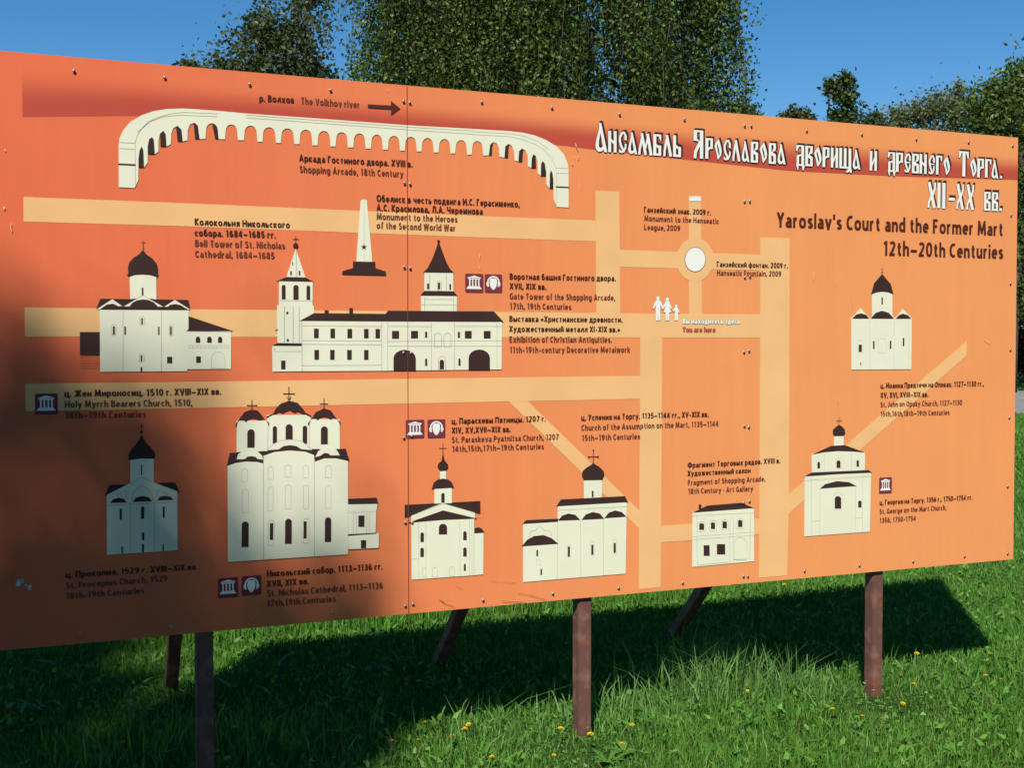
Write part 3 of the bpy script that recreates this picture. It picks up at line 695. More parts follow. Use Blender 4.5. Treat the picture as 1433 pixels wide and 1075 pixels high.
GLY = {
 'a': (.29, [[(.03, .57), (.13, .63), (.22, .61), (.28, .53), (.29, .42), (.29, 0)], [(.29, .39), (.13, .37), (.02, .29), (0, .17), (.06, .08), (.16, .08), (.29, .19)]]),
 'b': (.32, [stem(0, 0, 1.04), BOWL]), 'd': (.32, [stem(.32, 0, 1.04), MB]), 'p': (.32, [stem(0, -.27, .69), BOWL]), 'q': (.32, [stem(.32, -.27, .69), MB]),
 'c': (.27, [[(.27, .58), (.18, .63), (.07, .57), (0, .42), (0, .28), (.07, .12), (.18, .07), (.28, .11)]]),
 'e': (.31, [[(.02, .355), (.31, .355), (.30, .50), (.24, .60), (.16, .63), (.06, .56), (0, .40), (.01, .24), (.07, .11), (.17, .07), (.29, .11)]]),
 'f': (.18, [[(.26, .98), (.17, .98), (.10, .90), (.09, .78), (.09, 0)], [(-.02, .63), (.22, .63)]]),
 'g': (.32, [MB, [(.32, .69), (.32, .02), (.29, -.14), (.20, -.22), (.10, -.22), (.02, -.18)]]),
 'h': (.31, [stem(0, 0, 1.04), ARCH]), 'i': (0, [stem(0, 0, .70), stem(0, .84, 1.0)]), 'k': (.28, [stem(0, 0, 1.04), [(.28, .70), (.04, .36)], [(.08, .42), (.30, 0)]]), 'l': (0, [stem(0, 0, 1.04)]),
 'm': (.58, [stem(0, 0, .69), [(0, .46), (.07, .59), (.16, .63), (.25, .58), (.29, .46), (.29, 0)], [(.29, .46), (.36, .59), (.45, .63), (.54, .58), (.58, .46), (.58, 0)]]),
 'n': (.31, [stem(0, 0, .69), ARCH]), 'o': (.34, [ell(.34, .07, .63)]), 'r': (.18, [stem(0, 0, .69), [(0, .44), (.05, .57), (.12, .63), (.20, .63)]]),
 's': (.25, [[(.25, .58), (.15, .63), (.05, .59), (.02, .50), (.06, .42), (.18, .33), (.25, .25), (.25, .14), (.16, .07), (0, .11)]]),
 't': (.22, [[(.09, .88), (.09, .20), (.13, .09), (.25, .07)], [(-.02, .63), (.23, .63)]]), 'u': (.31, [[(0, .70), (0, .24), (.04, .11), (.13, .07), (.23, .11), (.31, .24)], stem(.31, 0, .70)]),
 'v': (.34, [[(0, .70), (.17, .02), (.34, .70)]]), 'w': (.52, [[(0, .70), (.12, .02), (.26, .66), (.40, .02), (.52, .70)]]), 'x': (.32, [[(0, .70), (.32, 0)], [(.32, .70), (0, 0)]]),
 'y': (.34, [[(0, .70), (.17, .06)], [(.34, .70), (.16, .02), (.11, -.14), (.05, -.21), (-.01, -.22)]]), 'z': (.28, [[(0, .63), (.28, .63), (0, .07), (.29, .07)]]),
 'A': (.42, [[(0, 0), (.21, .97), (.42, 0)], [(.08, .29), (.34, .29)]]), 'B': (.33, [stem(0), [(0, .93), (.18, .93), (.28, .86), (.29, .70), (.22, .57), (0, .53)], [(0, .53), (.22, .52), (.32, .42), (.33, .22), (.25, .09), (0, .07)]]),
 'C': (.35, [CC]), 'D': (.39, [stem(0), [(0, .93), (.18, .92), (.33, .80), (.39, .5), (.33, .20), (.18, .08), (0, .07)]]), 'E': (.29, [stem(0), [(0, .93), (.30, .93)], [(0, .52), (.26, .52)], [(0, .07), (.31, .07)]]),
 'F': (.28, [stem(0), [(0, .93), (.30, .93)], [(0, .50), (.26, .50)]]), 'G': (.38, [CC[:-1] + [(.38, .13), (.38, .46), (.23, .46)]]), 'H': (.40, [stem(0), stem(.40), [(0, .52), (.40, .52)]]), 'I': (0, [stem(0)]),
 'J': (.16, [[(.16, 1), (.16, .25), (.10, .09), (-.03, .06)]]), 'K': (.34, [stem(0), [(.34, 1), (.05, .52), (.36, 0)]]), 'L': (.27, [stem(0), [(0, .07), (.28, .07)]]), 'M': (.54, [[(0, 0), (.05, .97), (.27, .18), (.49, .97), (.54, 0)]]),
 'N': (.40, [stem(0), [(0, .96), (.40, .04)], stem(.40)]), 'O': (.45, [ell(.45, .07, .93)]), 'P': (.32, [stem(0), SP]),
 'S': (.31, [[(.29, .87), (.18, .93), (.06, .88), (.02, .74), (.07, .61), (.22, .50), (.31, .38), (.31, .2), (.19, .07), (0, .12)]]), 'T': (.36, [stem(.18), [(-.01, .93), (.37, .93)]]),
 'V': (.40, [[(0, 1), (.20, .03), (.40, 1)]]), 'W': (.62, [[(0, 1), (.14, .03), (.31, .96), (.48, .03), (.62, 1)]]), 'X': (.38, [[(0, 1), (.38, 0)], [(.38, 1), (0, 0)]]), 'Y': (.37, [[(0, 1), (.185, .45), (.37, 1)], stem(.185, 0, .5)]),
 '0': (.34, [ell(.34, .07, .93)]), '1': (.22, [[(0, .80), (.16, .93)], stem(.16)]), '2': (.33, [[(.01, .83), (.11, .92), (.22, .92), (.31, .82), (.31, .68), (.22, .45), (.01, .07), (.34, .07)]]),
 '3': (.31, [[(.02, .88), (.14, .93), (.26, .87), (.29, .73), (.22, .58), (.09, .52)], [(.09, .52), (.25, .47), (.32, .33), (.29, .16), (.17, .07), (0, .11)]]), '4': (.36, [[(.25, .95), (0, .29), (.38, .29)], stem(.26)]),
 '5': (.31, [[(.31, .93), (.06, .93), (.03, .51), (.16, .56), (.28, .50), (.32, .33), (.28, .15), (.15, .07), (0, .10)]]), '6': (.33, [SIX]), '9': (.33, [[(.33 - x, 1 - y) for x, y in SIX]]), '7': (.33, [[(0, .93), (.34, .93), (.11, 0)]]),
 '8': (.33, [[(.165, .52), (.05, .61), (.03, .78), (.09, .90), (.165, .93), (.25, .90), (.30, .78), (.28, .61), (.165, .52)], [(.165, .52), (.05, .43), (0, .27), (.05, .12), (.165, .07), (.28, .12), (.33, .27), (.28, .43), (.165, .52)]]),
 'б': (.33, [[(.30, 1.0), (.16, .94), (.04, .78), (0, .45), (.03, .18), (.11, .08), (.20, .07), (.29, .14), (.33, .32), (.29, .52), (.19, .60), (.08, .57), (.01, .42)]]),
 'в': (.27, [stem(0, 0, .70), [(0, .63), (.16, .63), (.24, .56), (.24, .45), (.16, .37), (0, .36)], [(0, .36), (.18, .36), (.27, .28), (.27, .15), (.19, .07), (0, .07)]]), 'г': (.22, [stem(0, 0, .70), [(0, .63), (.24, .63)]]),
 'д': (.38, [[(.05, .10), (.09, .35), (.10, .63), (.31, .63)], stem(.31, .07, .70), [(-.02, .07), (.40, .07)], stem(-.01, -.17, .10), stem(.39, -.17, .10)]),
 'ж': (.54, [stem(.27, 0, .70), [(.02, .70), (.19, .37), (0, 0)], [(.52, .70), (.35, .37), (.54, 0)], [(.19, .37), (.35, .37)]]),
 'з': (.26, [[(.01, .58), (.12, .63), (.22, .58), (.24, .47), (.17, .38), (.07, .365)], [(.07, .365), (.20, .33), (.26, .24), (.23, .12), (.13, .07), (0, .10)]]),
 'и': (.33, [stem(0, 0, .70), stem(.33, 0, .70), [(0, .12), (.33, .58)]]), 'й': (.33, [stem(0, 0, .70), stem(.33, 0, .70), [(0, .12), (.33, .58)], [(.07, .95), (.11, .84), (.22, .84), (.26, .95)]]),
 'к': (.28, [stem(0, 0, .70), [(.27, .70), (.05, .37), (.29, 0)]]), 'л': (.33, [[(-.03, .05), (.05, .16), (.12, .45), (.15, .63), (.33, .63)], stem(.33, 0, .70)]), 'м': (.42, [[(0, 0), (.03, .67), (.21, .14), (.39, .67), (.42, 0)]]),
 'н': (.32, [stem(0, 0, .70), stem(.32, 0, .70), [(0, .36), (.32, .36)]]), 'п': (.31, [stem(0, 0, .70), [(0, .63), (.31, .63)], stem(.31, 0, .70)]), 'т': (.28, [stem(.14, 0, .70), [(-.01, .63), (.29, .63)]]),
 'ф': (.52, [stem(.26, -.27, 1.0), ell(.52, .07, .63)]), 'ц': (.36, [stem(0, 0.0, .70), stem(.31, 0, .70), [(0, .07), (.40, .07)], stem(.39, -.17, .10)]), 'ч': (.30, [[(0, .70), (0, .44), (.05, .34), (.30, .31)], stem(.30, 0, .70)]),
 'ш': (.52, [stem(0, 0, .70), stem(.26, 0, .70), stem(.52, 0, .70), [(0, .07), (.52, .07)]]), 'ы': (.42, [stem(0, 0, .70), SOFT, stem(.42, 0, .70)]), 'ь': (.25, [stem(0, 0, .70), SOFT]),
 'я': (.28, [stem(.28, 0, .70), [(.28, .63), (.12, .63), (.03, .56), (.03, .42), (.11, .34), (.28, .34)], [(.14, .34), (0, 0)]]),
 'Г': (.28, [stem(0), [(0, .93), (.30, .93)]]), 'Ж': (.64, [stem(.32), [(.03, 1), (.23, .52), (0, 0)], [(.61, 1), (.41, .52), (.64, 0)], [(.23, .52), (.41, .52)]]), 'И': (.42, [stem(0), [(0, .12), (.42, .88)], stem(.42)]),
 'Л': (.42, [[(-.01, .06), (.08, .14), (.12, .50), (.13, .93), (.42, .93)], stem(.42)]), 'П': (.40, [stem(0), [(0, .93), (.40, .93)], stem(.40)]), 'У': (.38, [[(0, 1), (.20, .38)], [(.38, 1), (.19, .30), (.12, .10), (.01, .06)]]),
 'Ф': (.58, [stem(.29, -.02, 1.03), ell(.58, .18, .84)]), 'Ч': (.36, [[(0, 1), (0, .60), (.07, .47), (.36, .44)], stem(.36)]),
 '.': (0, [stem(0, -.01, .15)]), ',': (0, [[(.02, .15), (-.04, -.14)]]), '–': (.40, [[(-.04, .36), (.44, .36)]]), '-': (.20, [[(-.02, .34), (.22, .34)]]), '·': (0.06, [stem(.03, .30, .46)]), "'": (0, [stem(0, .68, 1.02)]),
 '«': (.26, [[(.12, .56), (0, .36), (.12, .16)], [(.27, .56), (.15, .36), (.27, .16)]]), '»': (.26, [[(0, .56), (.12, .36), (0, .16)], [(.15, .56), (.27, .36), (.15, .16)]]),
}
for cy, la in zip('аеорсухАВЕКМНОРСТХ', 'aeopcyxABEKMHOPCTX'): GLY[cy] = GLY[la]
def turn(a, b, c):
    d1 = (b[0] - a[0], b[1] - a[1]); d2 = (c[0] - b[0], c[1] - b[1])
    return abs(math.degrees(math.atan2(d1[0] * d2[1] - d1[1] * d2[0], d1[0] * d2[0] + d1[1] * d2[1])))
def pen(pl, t):
    """quads of one pen stroke; sharp corners start a new, slightly overrunning run"""
    runs, cur = [], [pl[0]]
    for i in range(1, len(pl)):
        cur.append(pl[i])
        if i < len(pl) - 1 and turn(pl[i - 1], pl[i], pl[i + 1]) > 62:
            runs.append((cur, 1)); cur = [pl[i]]
    runs.append((cur, 0))
    out = []
    closed = math.dist(pl[0], pl[-1]) < 1e-6 and len(runs) == 1
    for k, (r, e) in enumerate(runs):
        r = [np.array(p, float) for p in r]
        if len(r) > 3:
            q = [r[0]]
            for a, b in zip(r[:-1], r[1:]): q += [a * .75 + b * .25, a * .25 + b * .75]
            if closed: q = q[1:] + [q[1]]
            else: q.append(r[-1])
            r = q
        if e: d = r[-1] - r[-2]; r[-1] = r[-1] + d / (np.linalg.norm(d) + 1e-9) * t * .40
        if k: d = r[0] - r[1]; r[0] = r[0] + d / (np.linalg.norm(d) + 1e-9) * t * .40
        n = len(r); L, Q = [], []
        for i in range(n):
            p = r[i]
            a = r[i - 1] if i > 0 else (r[-2] if closed else None); b = r[i + 1] if i < n - 1 else (r[1] if closed else None)
            d = np.zeros(2)
            for u, w in ((a, p), (p, b)):
                if u is not None and w is not None: d += (w - u) / (np.linalg.norm(w - u) + 1e-9)
            d /= np.linalg.norm(d) + 1e-9
            nn = np.array([-d[1] * 1.0, d[0]]) * t / 2
            L.append(p + nn); Q.append(p - nn)
        out.append((L, Q))
    return out
def put_text(pr, body, ink, x0, y0, x1, y1, cap, t=0.16, dx=0.0, dz=0.0):
    (u0, z0), (u1, z1) = on_board([(x0, y0), (x1, y1)])
    xm, ym = (x0 + x1) / 2, (y0 + y1) / 2
    zz = on_board([(xm, ym), (xm, ym - cap)])[:, 1]
    sy = zz[1] - zz[0]
    x, items = 0.0, []
    for ch in body:
        if ch == ' ': x += 0.25; continue
        w, pls = GLY[ch]
        items.append((x + 0.08, pls)); x += w + 0.16 + 0.085
    W = x - 0.085
    k = pr.ink(ink)
    for gx, pls in items:
        o0 = pr.off
        for pl in pls:
            for L, Q in pen(pl, t):
                n = len(L); b = len(pr.v)
                for p in L + Q:
                    f = (gx + p[0]) / W
                    pr.v.append((u0 + (u1 - u0) * f - OX + dx, -pr.off, z0 + (z1 - z0) * f + p[1] * sy + dz))
                for i in range(n - 1):
                    pr.lp += [b + i, b + n + i, b + n + i + 1, b + i + 1]; pr.sz.append(4); pr.mi.append(k)
                pr.off += 0.00002
        pr.off = o0
    pr.off += 0.0003
def caption(blk, cap, *rows):
    ox, oy, sc = blk
    for body, ink, x0, y0, x1, y1 in rows:
        pr = Print(0.0028)
        put_text(pr, body, ink, ox + x0 / sc, oy + y0 / sc, ox + x1 / sc, oy + y1 / sc, cap / sc, {'r': 0.180, 'e': 0.174, 'T': 0.165}[ink])
        pr.done('caption_line')
A2 = (340, 60, 3.98)
caption(A2, 36, ('р. Волхов', 'r', 75, 307, 268, 314), ('The Volkhov river', 'e', 305, 318, 635, 337))
caption(A2, 36, ('Аркада Гостиного двора. XVIII в.', 'r', 293, 637, 932, 666), ('Shopping Arcade, 18th Century', 'e', 293, 700, 880, 722))
caption(A2, 36, ('Обелиск в честь подвига И.С. Герасименко,', 'r', 727, 861, 1540, 891), ('А.С. Красилова, Л.А. Черемнова', 'r', 727, 913, 1330, 932), ('Monument to the Heroes', 'e', 727, 963, 1186, 978), ('of the Second World War', 'e', 727, 1014, 1175, 1028))
caption((0, 0, 1), 9.1, ('Колокольня Никольского', 'r', 266.6, 311.8, 399.5, 315), ('собора. 1684–1685 гг.', 'r', 266.3, 327, 379.5, 329.2), ('Bell Tower of St. Nicholas', 'e', 266.6, 341.9, 392.7, 344.3), ('Cathedral, 1684–1685', 'e', 266.6, 357.1, 377.6, 358.6))
B3 = (640, 360, 5.118)
caption(B3, 42, ('Воротная башня Гостиного двора.', 'r', 372, 137, 1150, 152), ('XVII, XIX вв.', 'r', 372, 208, 642, 213), ('Gate Tower of the Shopping Arcade,', 'e', 372, 282, 1145, 294), ('17th, 19th Centuries', 'e', 372, 354, 825, 360))
caption(B3, 42, ('Выставка «Христианские древности.', 'r', 370, 449, 1200, 455), ('Художественный металл XI-XIX вв.»', 'r', 368, 523, 1182, 527), ('Exhibition of Christian Antiquities.', 'e', 370, 600, 1123, 602), ('11th-19th-century Decorative Metalwork', 'e', 372, 677, 1255, 675))
caption((0, 520, 4.481), 42, ('ц. Жен Мироносиц. 1510 г. XVIII–XIX вв.', 'r', 390, 160, 1355, 145), ('Holy Myrrh Bearers Church, 1510,', 'e', 392, 227, 1175, 217), ('18th–19th Centuries', 'e', 395, 296, 887, 289))
caption((80, 740, 6.23), 54, ('ц. Прокопия. 1529 г. XVIII–XIX вв.', 'r', 68, 433, 1193, 376), ('St. Procopius Church, 1529', 'e', 70, 527, 932, 475), ('18th-19th Centuries', 'e', 75, 617, 735, 578))
caption((290, 680, 5.307), 47, ('Никольский собор. 1113–1136 гг.', 'r', 413, 700, 1280, 648), ('XVII, XIX вв.', 'r', 413, 775, 728, 755), ('St. Nicholas Cathedral, 1113–1136', 'e', 415, 848, 1283, 792), ('17th,19th Centuries', 'e', 417, 922, 930, 890))
caption((540, 570, 4.135), 33, ('ц. Параскевы Пятницы. 1207 г.', 'r', 370, 102, 928, 87), ('XIV, XV,XVII–XIX вв.', 'r', 370, 157, 720, 149), ('St. Paraskeva Pyatnitsa Church, 1207', 'e', 370, 213, 1005, 195), ('14th,15th,17th–19th Centuries', 'e', 372, 267, 917, 251))
caption((710, 560, 3.981), 31, ('ц. Успения на Торгу. 1135–1144 гг., XV-XIX вв.', 'r', 420, 118, 1143, 96), ('Church of the Assumption on the Mart, 1135–1144', 'e', 420, 176, 1200, 150), ('15th–19th Centuries', 'e', 422, 234, 755, 223))
caption((950, 630, 5.972), 43, ('Фрагмент Торговых рядов. XVIII в.', 'r', 103, 163, 885, 119), ('Художественный салон', 'r', 102, 233, 635, 203), ('Fragment of Shopping Arcade,', 'e', 104, 311, 758, 274), ('18th Century · Art Gallery', 'e', 105, 385, 655, 358))
caption((1100, 570, 4.478), 30, ('ц. Георгия на Торгу. 1356 г., 1750–1754 гг.', 'r', 608, 620, 1173, 581), ('St. George on the Mart Church,', 'e', 606, 677, 1015, 646), ('1356, 1750-1754', 'e', 606, 733, 829, 716))
caption((1160, 370, 4.673), 33, ('ц. Иоанна Предтечи на Опоках. 1127–1130 гг.,', 'r', 363, 810, 1020, 795), ('XV, XVI, XVIII–XIX вв.', 'r', 363, 873, 668, 866), ('St. John on Opoky Church, 1127–1130', 'e', 362, 935, 882, 919), ('15th,16th,18th–19th Centuries', 'e', 362, 997, 803, 984))
F3 = (860, 260, 4.885)
caption(F3, 36, ('Ганзейский знак. 2009 г.', 'r', 218, 153, 683, 177), ('Monument to the Hanseatic', 'e', 220, 213, 738, 237), ('League, 2009', 'e', 220, 274, 470, 284))
caption(F3, 36, ('Ганзейский фонтан. 2009 г.', 'r', 725, 536, 1213, 550), ('Hanseatic Fountain, 2009', 'e', 727, 595, 1168, 606))
for body, c1, c2, y in (('Вы находитесь здесь', 'l', 'W', 934), ('You are here', 'e', 'w', 992)):
    x1 = 885 if c2 == 'W' else 717
    pr = Print(0.0028)
    a = (860 + 490 / 4.885, 260 + y / 4.885, 860 + x1 / 4.885, 260 + (y + 2) / 4.885, 36 / 4.885)
    put_text(pr, body, c1, *a, t=0.30 if c2 == 'W' else 0.24)
    put_text(pr, body, c2 if c2 == 'W' else 'q', *a, t=0.165 if c2 == 'W' else 0.13)
    pr.done('caption_line')
caption((1080, 160, 4.057), 80, ("Yaroslav's Court and the Former Mart", 'T', 50, 624, 1308, 690), ('12th–20th Centuries', 'T', 650, 792, 1310, 820))

# --- the title in old Slavonic display letters
def rc(x0, x1, y0, y1): return ('p', [(x0, y0), (x1, y0), (x1, y1), (x0, y1)])
LA = ('p', [(.26, 1), (.48, .99), (.98, 0), (.72, .01), (.68, .10), (.5, .02), (.25, 0), (.06, .08), (0, .22), (.08, .42), (.28, .76), (.32, .9)], [(.41, .66), (.29, .36), (.29, .2), (.38, .13), (.52, .16), (.61, .21)])
SC = [('s', .27, [(.86, .60), (.86, .80), (.66, .94), (.40, .90), (.17, .72), (.15, .55), (.28, .36), (.50, .20), (.58, .10)]), ('s', .22, [(.87, .44), (.84, .26), (.62, .08), (.34, .05), (.10, .10)]), ('p', [(.02, .08), (.12, .02), (.3, .03), (.22, .16), (.08, .17)])]
GL = {
    'а': [LA], 'А': [LA], 'с': SC, 'е': SC + [('s', .15, [(.25, .52), (.92, .52)])],
    'н': [rc(0, .35, 0, 1), rc(.66, 1, 0, 1), ('p', [(.3, .52), (.7, .36), (.7, .50), (.3, .66)])],
    'и': [rc(0, .35, 0, 1), rc(.66, 1, 0, 1), ('p', [(.3, .16), (.7, .56), (.7, .76), (.3, .36)])],
    'м': [('s', .15, [(.08, 0), (.10, .25), (.27, .80)]), ('s', .18, [(.24, 1), (.52, 0)]), ('s', .11, [(.50, .3), (.66, .85)]), ('s', .20, [(.64, 1), (.90, 0)])],
    'л': [('s', .24, [(.13, 0), (.15, .25), (.36, .80)]), ('s', .30, [(.38, 1), (.85, 0)])],
    'б': [rc(0, .38, 0, 1), rc(.3, 1, .91, 1), ('p', [(.66, .93), (1, .93), (1, .68), (.82, .78)]), ('p', [(.3, .42), (.7, .34), (1, .36), (1, .48), (.6, .49), (.3, .56)]), rc(.66, 1, 0, .44), rc(.3, .8, 0, .10)],
    'ь': [rc(0, .36, 0, 1), ('p', [(.3, .44), (.66, .36), (1, .34), (1, .46), (.6, .50), (.3, .58)]), rc(.66, 1, 0, .42), rc(.3, .8, 0, .11)],
    'в': [rc(0, .36, 0, 1), rc(.3, 1, .91, 1), rc(.66, 1, .70, .95), ('p', [(.66, .74), (1, .72), (.9, .64), (.55, .58), (.5, .64)]), ('p', [(.3, .44), (.66, .36), (1, .36), (1, .46), (.62, .54), (.5, .60), (.3, .56)]), rc(.66, 1, 0, .42), rc(.3, .8, 0, .10)],
    'р': [rc(0, .40, 0, 1), rc(.3, 1, .91, 1), rc(.68, 1, .56, .95), ('p', [(.36, .36), (.55, .47), (1, .50), (1, .60), (.5, .57), (.36, .5)])],
    'о': [('p', [(.58, 1), (.72, .85), (.90, .64), (1, .44), (.93, .26), (.48, 0), (.36, .12), (.24, .36), (.06, .54), (0, .66), (.12, .80)], [(.40, .78), (.32, .68), (.36, .58), (.60, .2), (.70, .3), (.62, .5)])],
    'Я': [rc(.66, 1, 0, 1), rc(0, .8, .93, 1), rc(0, .36, .66, .96), ('p', [(0, .70), (.36, .70), (.7, .60), (.7, .50), (.4, .62), (0, .62)]), ('s', .30, [(.15, 0), (.22, .24), (.48, .44), (.68, .54)])],
    'д': [rc(.60, .90, .20, 1), rc(0, .7, .94, 1), ('p', [(0, .96), (.36, .96), (.12, .76), (0, .76)]), ('p', [(.06, .50), (.62, .58), (.62, .66), (.3, .61), (.10, .62)]), rc(.06, .34, .20, .56), rc(.05, .9, .17, .24), ('p', [(0, .21), (.30, .21), (.26, 0), (.18, 0)]), ('p', [(.66, .21), (1, .21), (.86, 0), (.74, 0)])],
    'щ': [rc(0, .21, .19, 1), rc(.36, .57, .19, 1), rc(.74, .95, .12, 1), rc(0, .9, .17, .25), ('p', [(.74, .2), (1, .16), (1, .0), (.86, .02), (.82, .1)]), ('p', [(.55, .03), (.66, 0), (.80, .06), (.88, .12), (.78, .15), (.6, .12)])],
    'г': [rc(0, .42, 0, 1), rc(.3, 1, .91, 1), ('p', [(.70, .93), (1, .93), (1, .70), (.82, .72)])],
    'Т': [rc(.36, .67, 0, 1), rc(0, 1, .94, 1), ('p', [(0, .96), (.3, .96), (.12, .72), (0, .74)]), ('p', [(.72, .96), (1, .96), (1, .72), (.9, .70)])],
    'X': [('s', .34, [(.17, 1), (.80, 0)]), ('s', .22, [(.86, 1), (.84, .78), (.58, .50)]), ('s', .22, [(.46, .46), (.16, .22), (.13, 0)])],
    'I': [rc(0, 1, 0, 1)], '–': [rc(0, 1, 0, 1)], '.': [rc(0, 1, 0, 1)],
}
TLT = [((830, 155, 10.236), [('А', 48, 225, 105, 525), ('н', 235, 357, 222, 530), ('с', 385, 505, 225, 545), ('а', 525, 660, 245, 558), ('м', 672, 880, 262, 572), ('б', 890, 1005, 275, 582), ('л', 1035, 1165, 288, 595), ('ь', 1178, 1292, 295, 603)]),
       ((965, 165, 9.553), [('Я', 83, 215, 112, 490), ('р', 243, 345, 220, 497), ('о', 368, 465, 230, 515), ('с', 487, 588, 237, 522), ('л', 607, 717, 250, 533), ('а', 733, 838, 263, 543), ('в', 855, 952, 275, 553), ('о', 975, 1073, 285, 563), ('в', 1095, 1190, 297, 573), ('а', 1212, 1322, 310, 582)]),
       ((1105, 185, 9.553), [('д', 122, 240, 138, 472), ('в', 245, 343, 150, 420), ('о', 363, 460, 160, 432), ('р', 473, 563, 172, 437), ('и', 583, 678, 180, 445), ('щ', 695, 860, 188, 515), ('а', 872, 975, 210, 473), ('и', 1100, 1195, 230, 492)]),
       ((1235, 200, 7.961), [('д', 75, 163, 90, 352), ('р', 163, 240, 97, 310), ('е', 255, 325, 102, 320), ('в', 338, 412, 113, 328), ('н', 420, 497, 118, 335), ('е', 517, 585, 125, 345), ('г', 597, 663, 138, 347), ('о', 677, 748, 148, 357), ('Т', 845, 950, 95, 372), ('о', 967, 1035, 172, 382), ('р', 1043, 1112, 180, 388), ('г', 1125, 1192, 188, 390), ('а', 1195, 1268, 195, 402), ('.', 1285, 1308, 372, 402)]),
       ((1235, 200, 7.961), [('X', 515, 610, 430, 715), ('I', 622, 655, 435, 718), ('I', 675, 708, 440, 725), ('–', 742, 808, 605, 638), ('X', 825, 910, 455, 735), ('X', 932, 1018, 465, 743), ('в', 1122, 1190, 548, 755), ('в', 1205, 1270, 555, 760), ('.', 1285, 1312, 730, 760)])]
WORDS = []
for li, (blk, letters) in enumerate(TLT):
    cut = {2: (7, 8), 3: (8, 14), 4: (6, 9)}.get(li, (len(letters),))
    a = 0
    for c_ in cut:
        WORDS.append((li, blk, letters[a:c_])); a = c_
for li, blk, letters in WORDS:
    bl = block(*blk)
    pr = Print(0.0028, 0.00001)
    cells = []
    for ch, x0, x1, y0, y1 in letters:
        xm, ym = (x0 + x1) / 2, (y0 + y1) / 2
        u = on_board(bl((x0, ym), (x1, ym)))[:, 0]; z = on_board(bl((xm, y1), (xm, y0)))[:, 1]
        cells.append((ch, u[0], u[1], z[0], z[1]))
    def put(ch, u0, u1, z0, z1, ink, dx, dz, grow=0.0):
        for g in GL[ch]:
            mp = lambda pts: [(u0 + dx + (u1 - u0) * a, z0 + dz + (z1 - z0) * b) for a, b in pts]
            if g[0] == 's': pr.stroke(mp(g[2]), ink, g[1] * (u1 - u0) + grow)
            else:
                pr.flat(mp(g[1]), ink, [mp(h) for h in g[2:]])
                if grow:
                    for loop in [g[1]] + list(g[2:]): pr.stroke(mp(loop + [loop[0]]), ink, grow)
    sx, sz_ = (0.0085, 0.0085) if li < 4 else (0.006, 0.0115)
    for cell in cells:
        put(*cell, 'k', 0, 0, 0.0016)
        for k in (0.33, 0.66, 1.0): put(*cell, 'k', sx * k, sz_ * k, 0.0012)
    for cell in cells:
        put(*cell, 'W', 0, 0)
    pr.done('title_word')

# --- wear on the print
def smear(pts, c, w0):
    P = on_board(pts)
    d = Draw((0, 0, 1), z0=0.0056)
    for a, b in zip(P[:-1], P[1:]):
        d.stroke([a, (a + b) / 2 + rng.normal(0, 0.0015, 2), b], c, w0 * rng.uniform(0.3, 0.8))
    d.done('scratch')
for pts, w in (([(670, 350.5), (668.5, 360), (669.5, 372)], 0.003), ([(806, 194), (808, 201)], 0.006), ([(811, 211), (810, 217)], 0.007), ([(801, 221), (803, 225)], 0.005), ([(807, 199), (810, 204)], 0.004), ([(805, 212), (806, 216)], 0.003), ([(811, 240), (812, 258)], 0.003), ([(1144, 377), (1144, 389)], 0.004), ([(1174, 388), (1174.5, 398)], 0.003),
               ([(17, 313), (18, 325)], 0.006), ([(1, 108), (2, 120)], 0.006), ([(538, 121), (541, 118)], 0.003), ([(1196, 410), (1199, 432)], 0.002), ([(1377, 474), (1386, 481)], 0.003), ([(1178, 556), (1179, 566)], 0.003)):
    smear(pts, 's', w)
for pts, w in (([(612, 846), (620, 851), (633, 855)], 0.004), ([(702, 848), (720, 849), (738, 851)], 0.004), ([(684, 819), (705, 820), (722, 822)], 0.002), ([(635, 826), (645, 831)], 0.002), ([(725, 837), (745, 840), (765, 846)], 0.002)):
    smear(pts, 'm', w)
for cx, cy, r in ((28, 815, 5), (33, 812, 3.4), (43, 822, 4.2), (38, 818, 2.0), (8, 292, 1.5), (11, 212, 1.2)):
    n = 11
    d = Draw((0, 0, 1), z0=0.0056)
    d.P('g', *[(cx + r * rng.uniform(0.5, 1.1) * math.cos(2 * math.pi * i / n), cy + 1.3 * r * rng.uniform(0.5, 1.1) * math.sin(2 * math.pi * i / n)) for i in range(n)])
    d.done('sticker_remnant')

# --- joints, screws, posts, braces, frame
JOINT = Mat('dark_joint', (0.36, 0.12, 0.07), rough=0.8)
bm = bmesh.new(); add_box(bm, (EDGES[1] - 0.00035 - OX, -0.0054, H0), (EDGES[1] + 0.00035 - OX, -0.0003, H0 + 2.0)); link('joint', bm_mesh('joint', bm), JOINT, board)
STEEL = Mat('zinc_screw', (0.42, 0.36, 0.33), rough=0.45, metal=0.5, var=0.2, scale=90)
bm = bmesh.new()
bmesh.ops.create_uvsphere(bm, u_segments=12, v_segments=8, radius=0.0040)
for v_ in bm.verts: v_.co = Vector((v_.co.x, v_.co.z * 0.55, v_.co.y))
ring = bmesh.ops.create_cone(bm, cap_ends=True, segments=16, radius1=0.0054, radius2=0.0054, depth=0.0016)
for v_ in ring['verts']: v_.co = Vector((v_.co.x, v_.co.z, v_.co.y))
bmesh.ops.recalc_face_normals(bm, faces=bm.faces)
sm = bm_mesh('screw', bm); sm.materials.append(STEEL); sm.shade_smooth()
ZS = np.linspace(0.033, 1.957, 7) + H0
XS = [[-4.52 + 0.2955 * i for i in range(5)] + [-3.0545], [-3.026, -2.737, -2.436, -2.132, -1.829, -1.5305], [-1.5035, -1.215, -0.916, -0.611, -0.308, -0.040]]
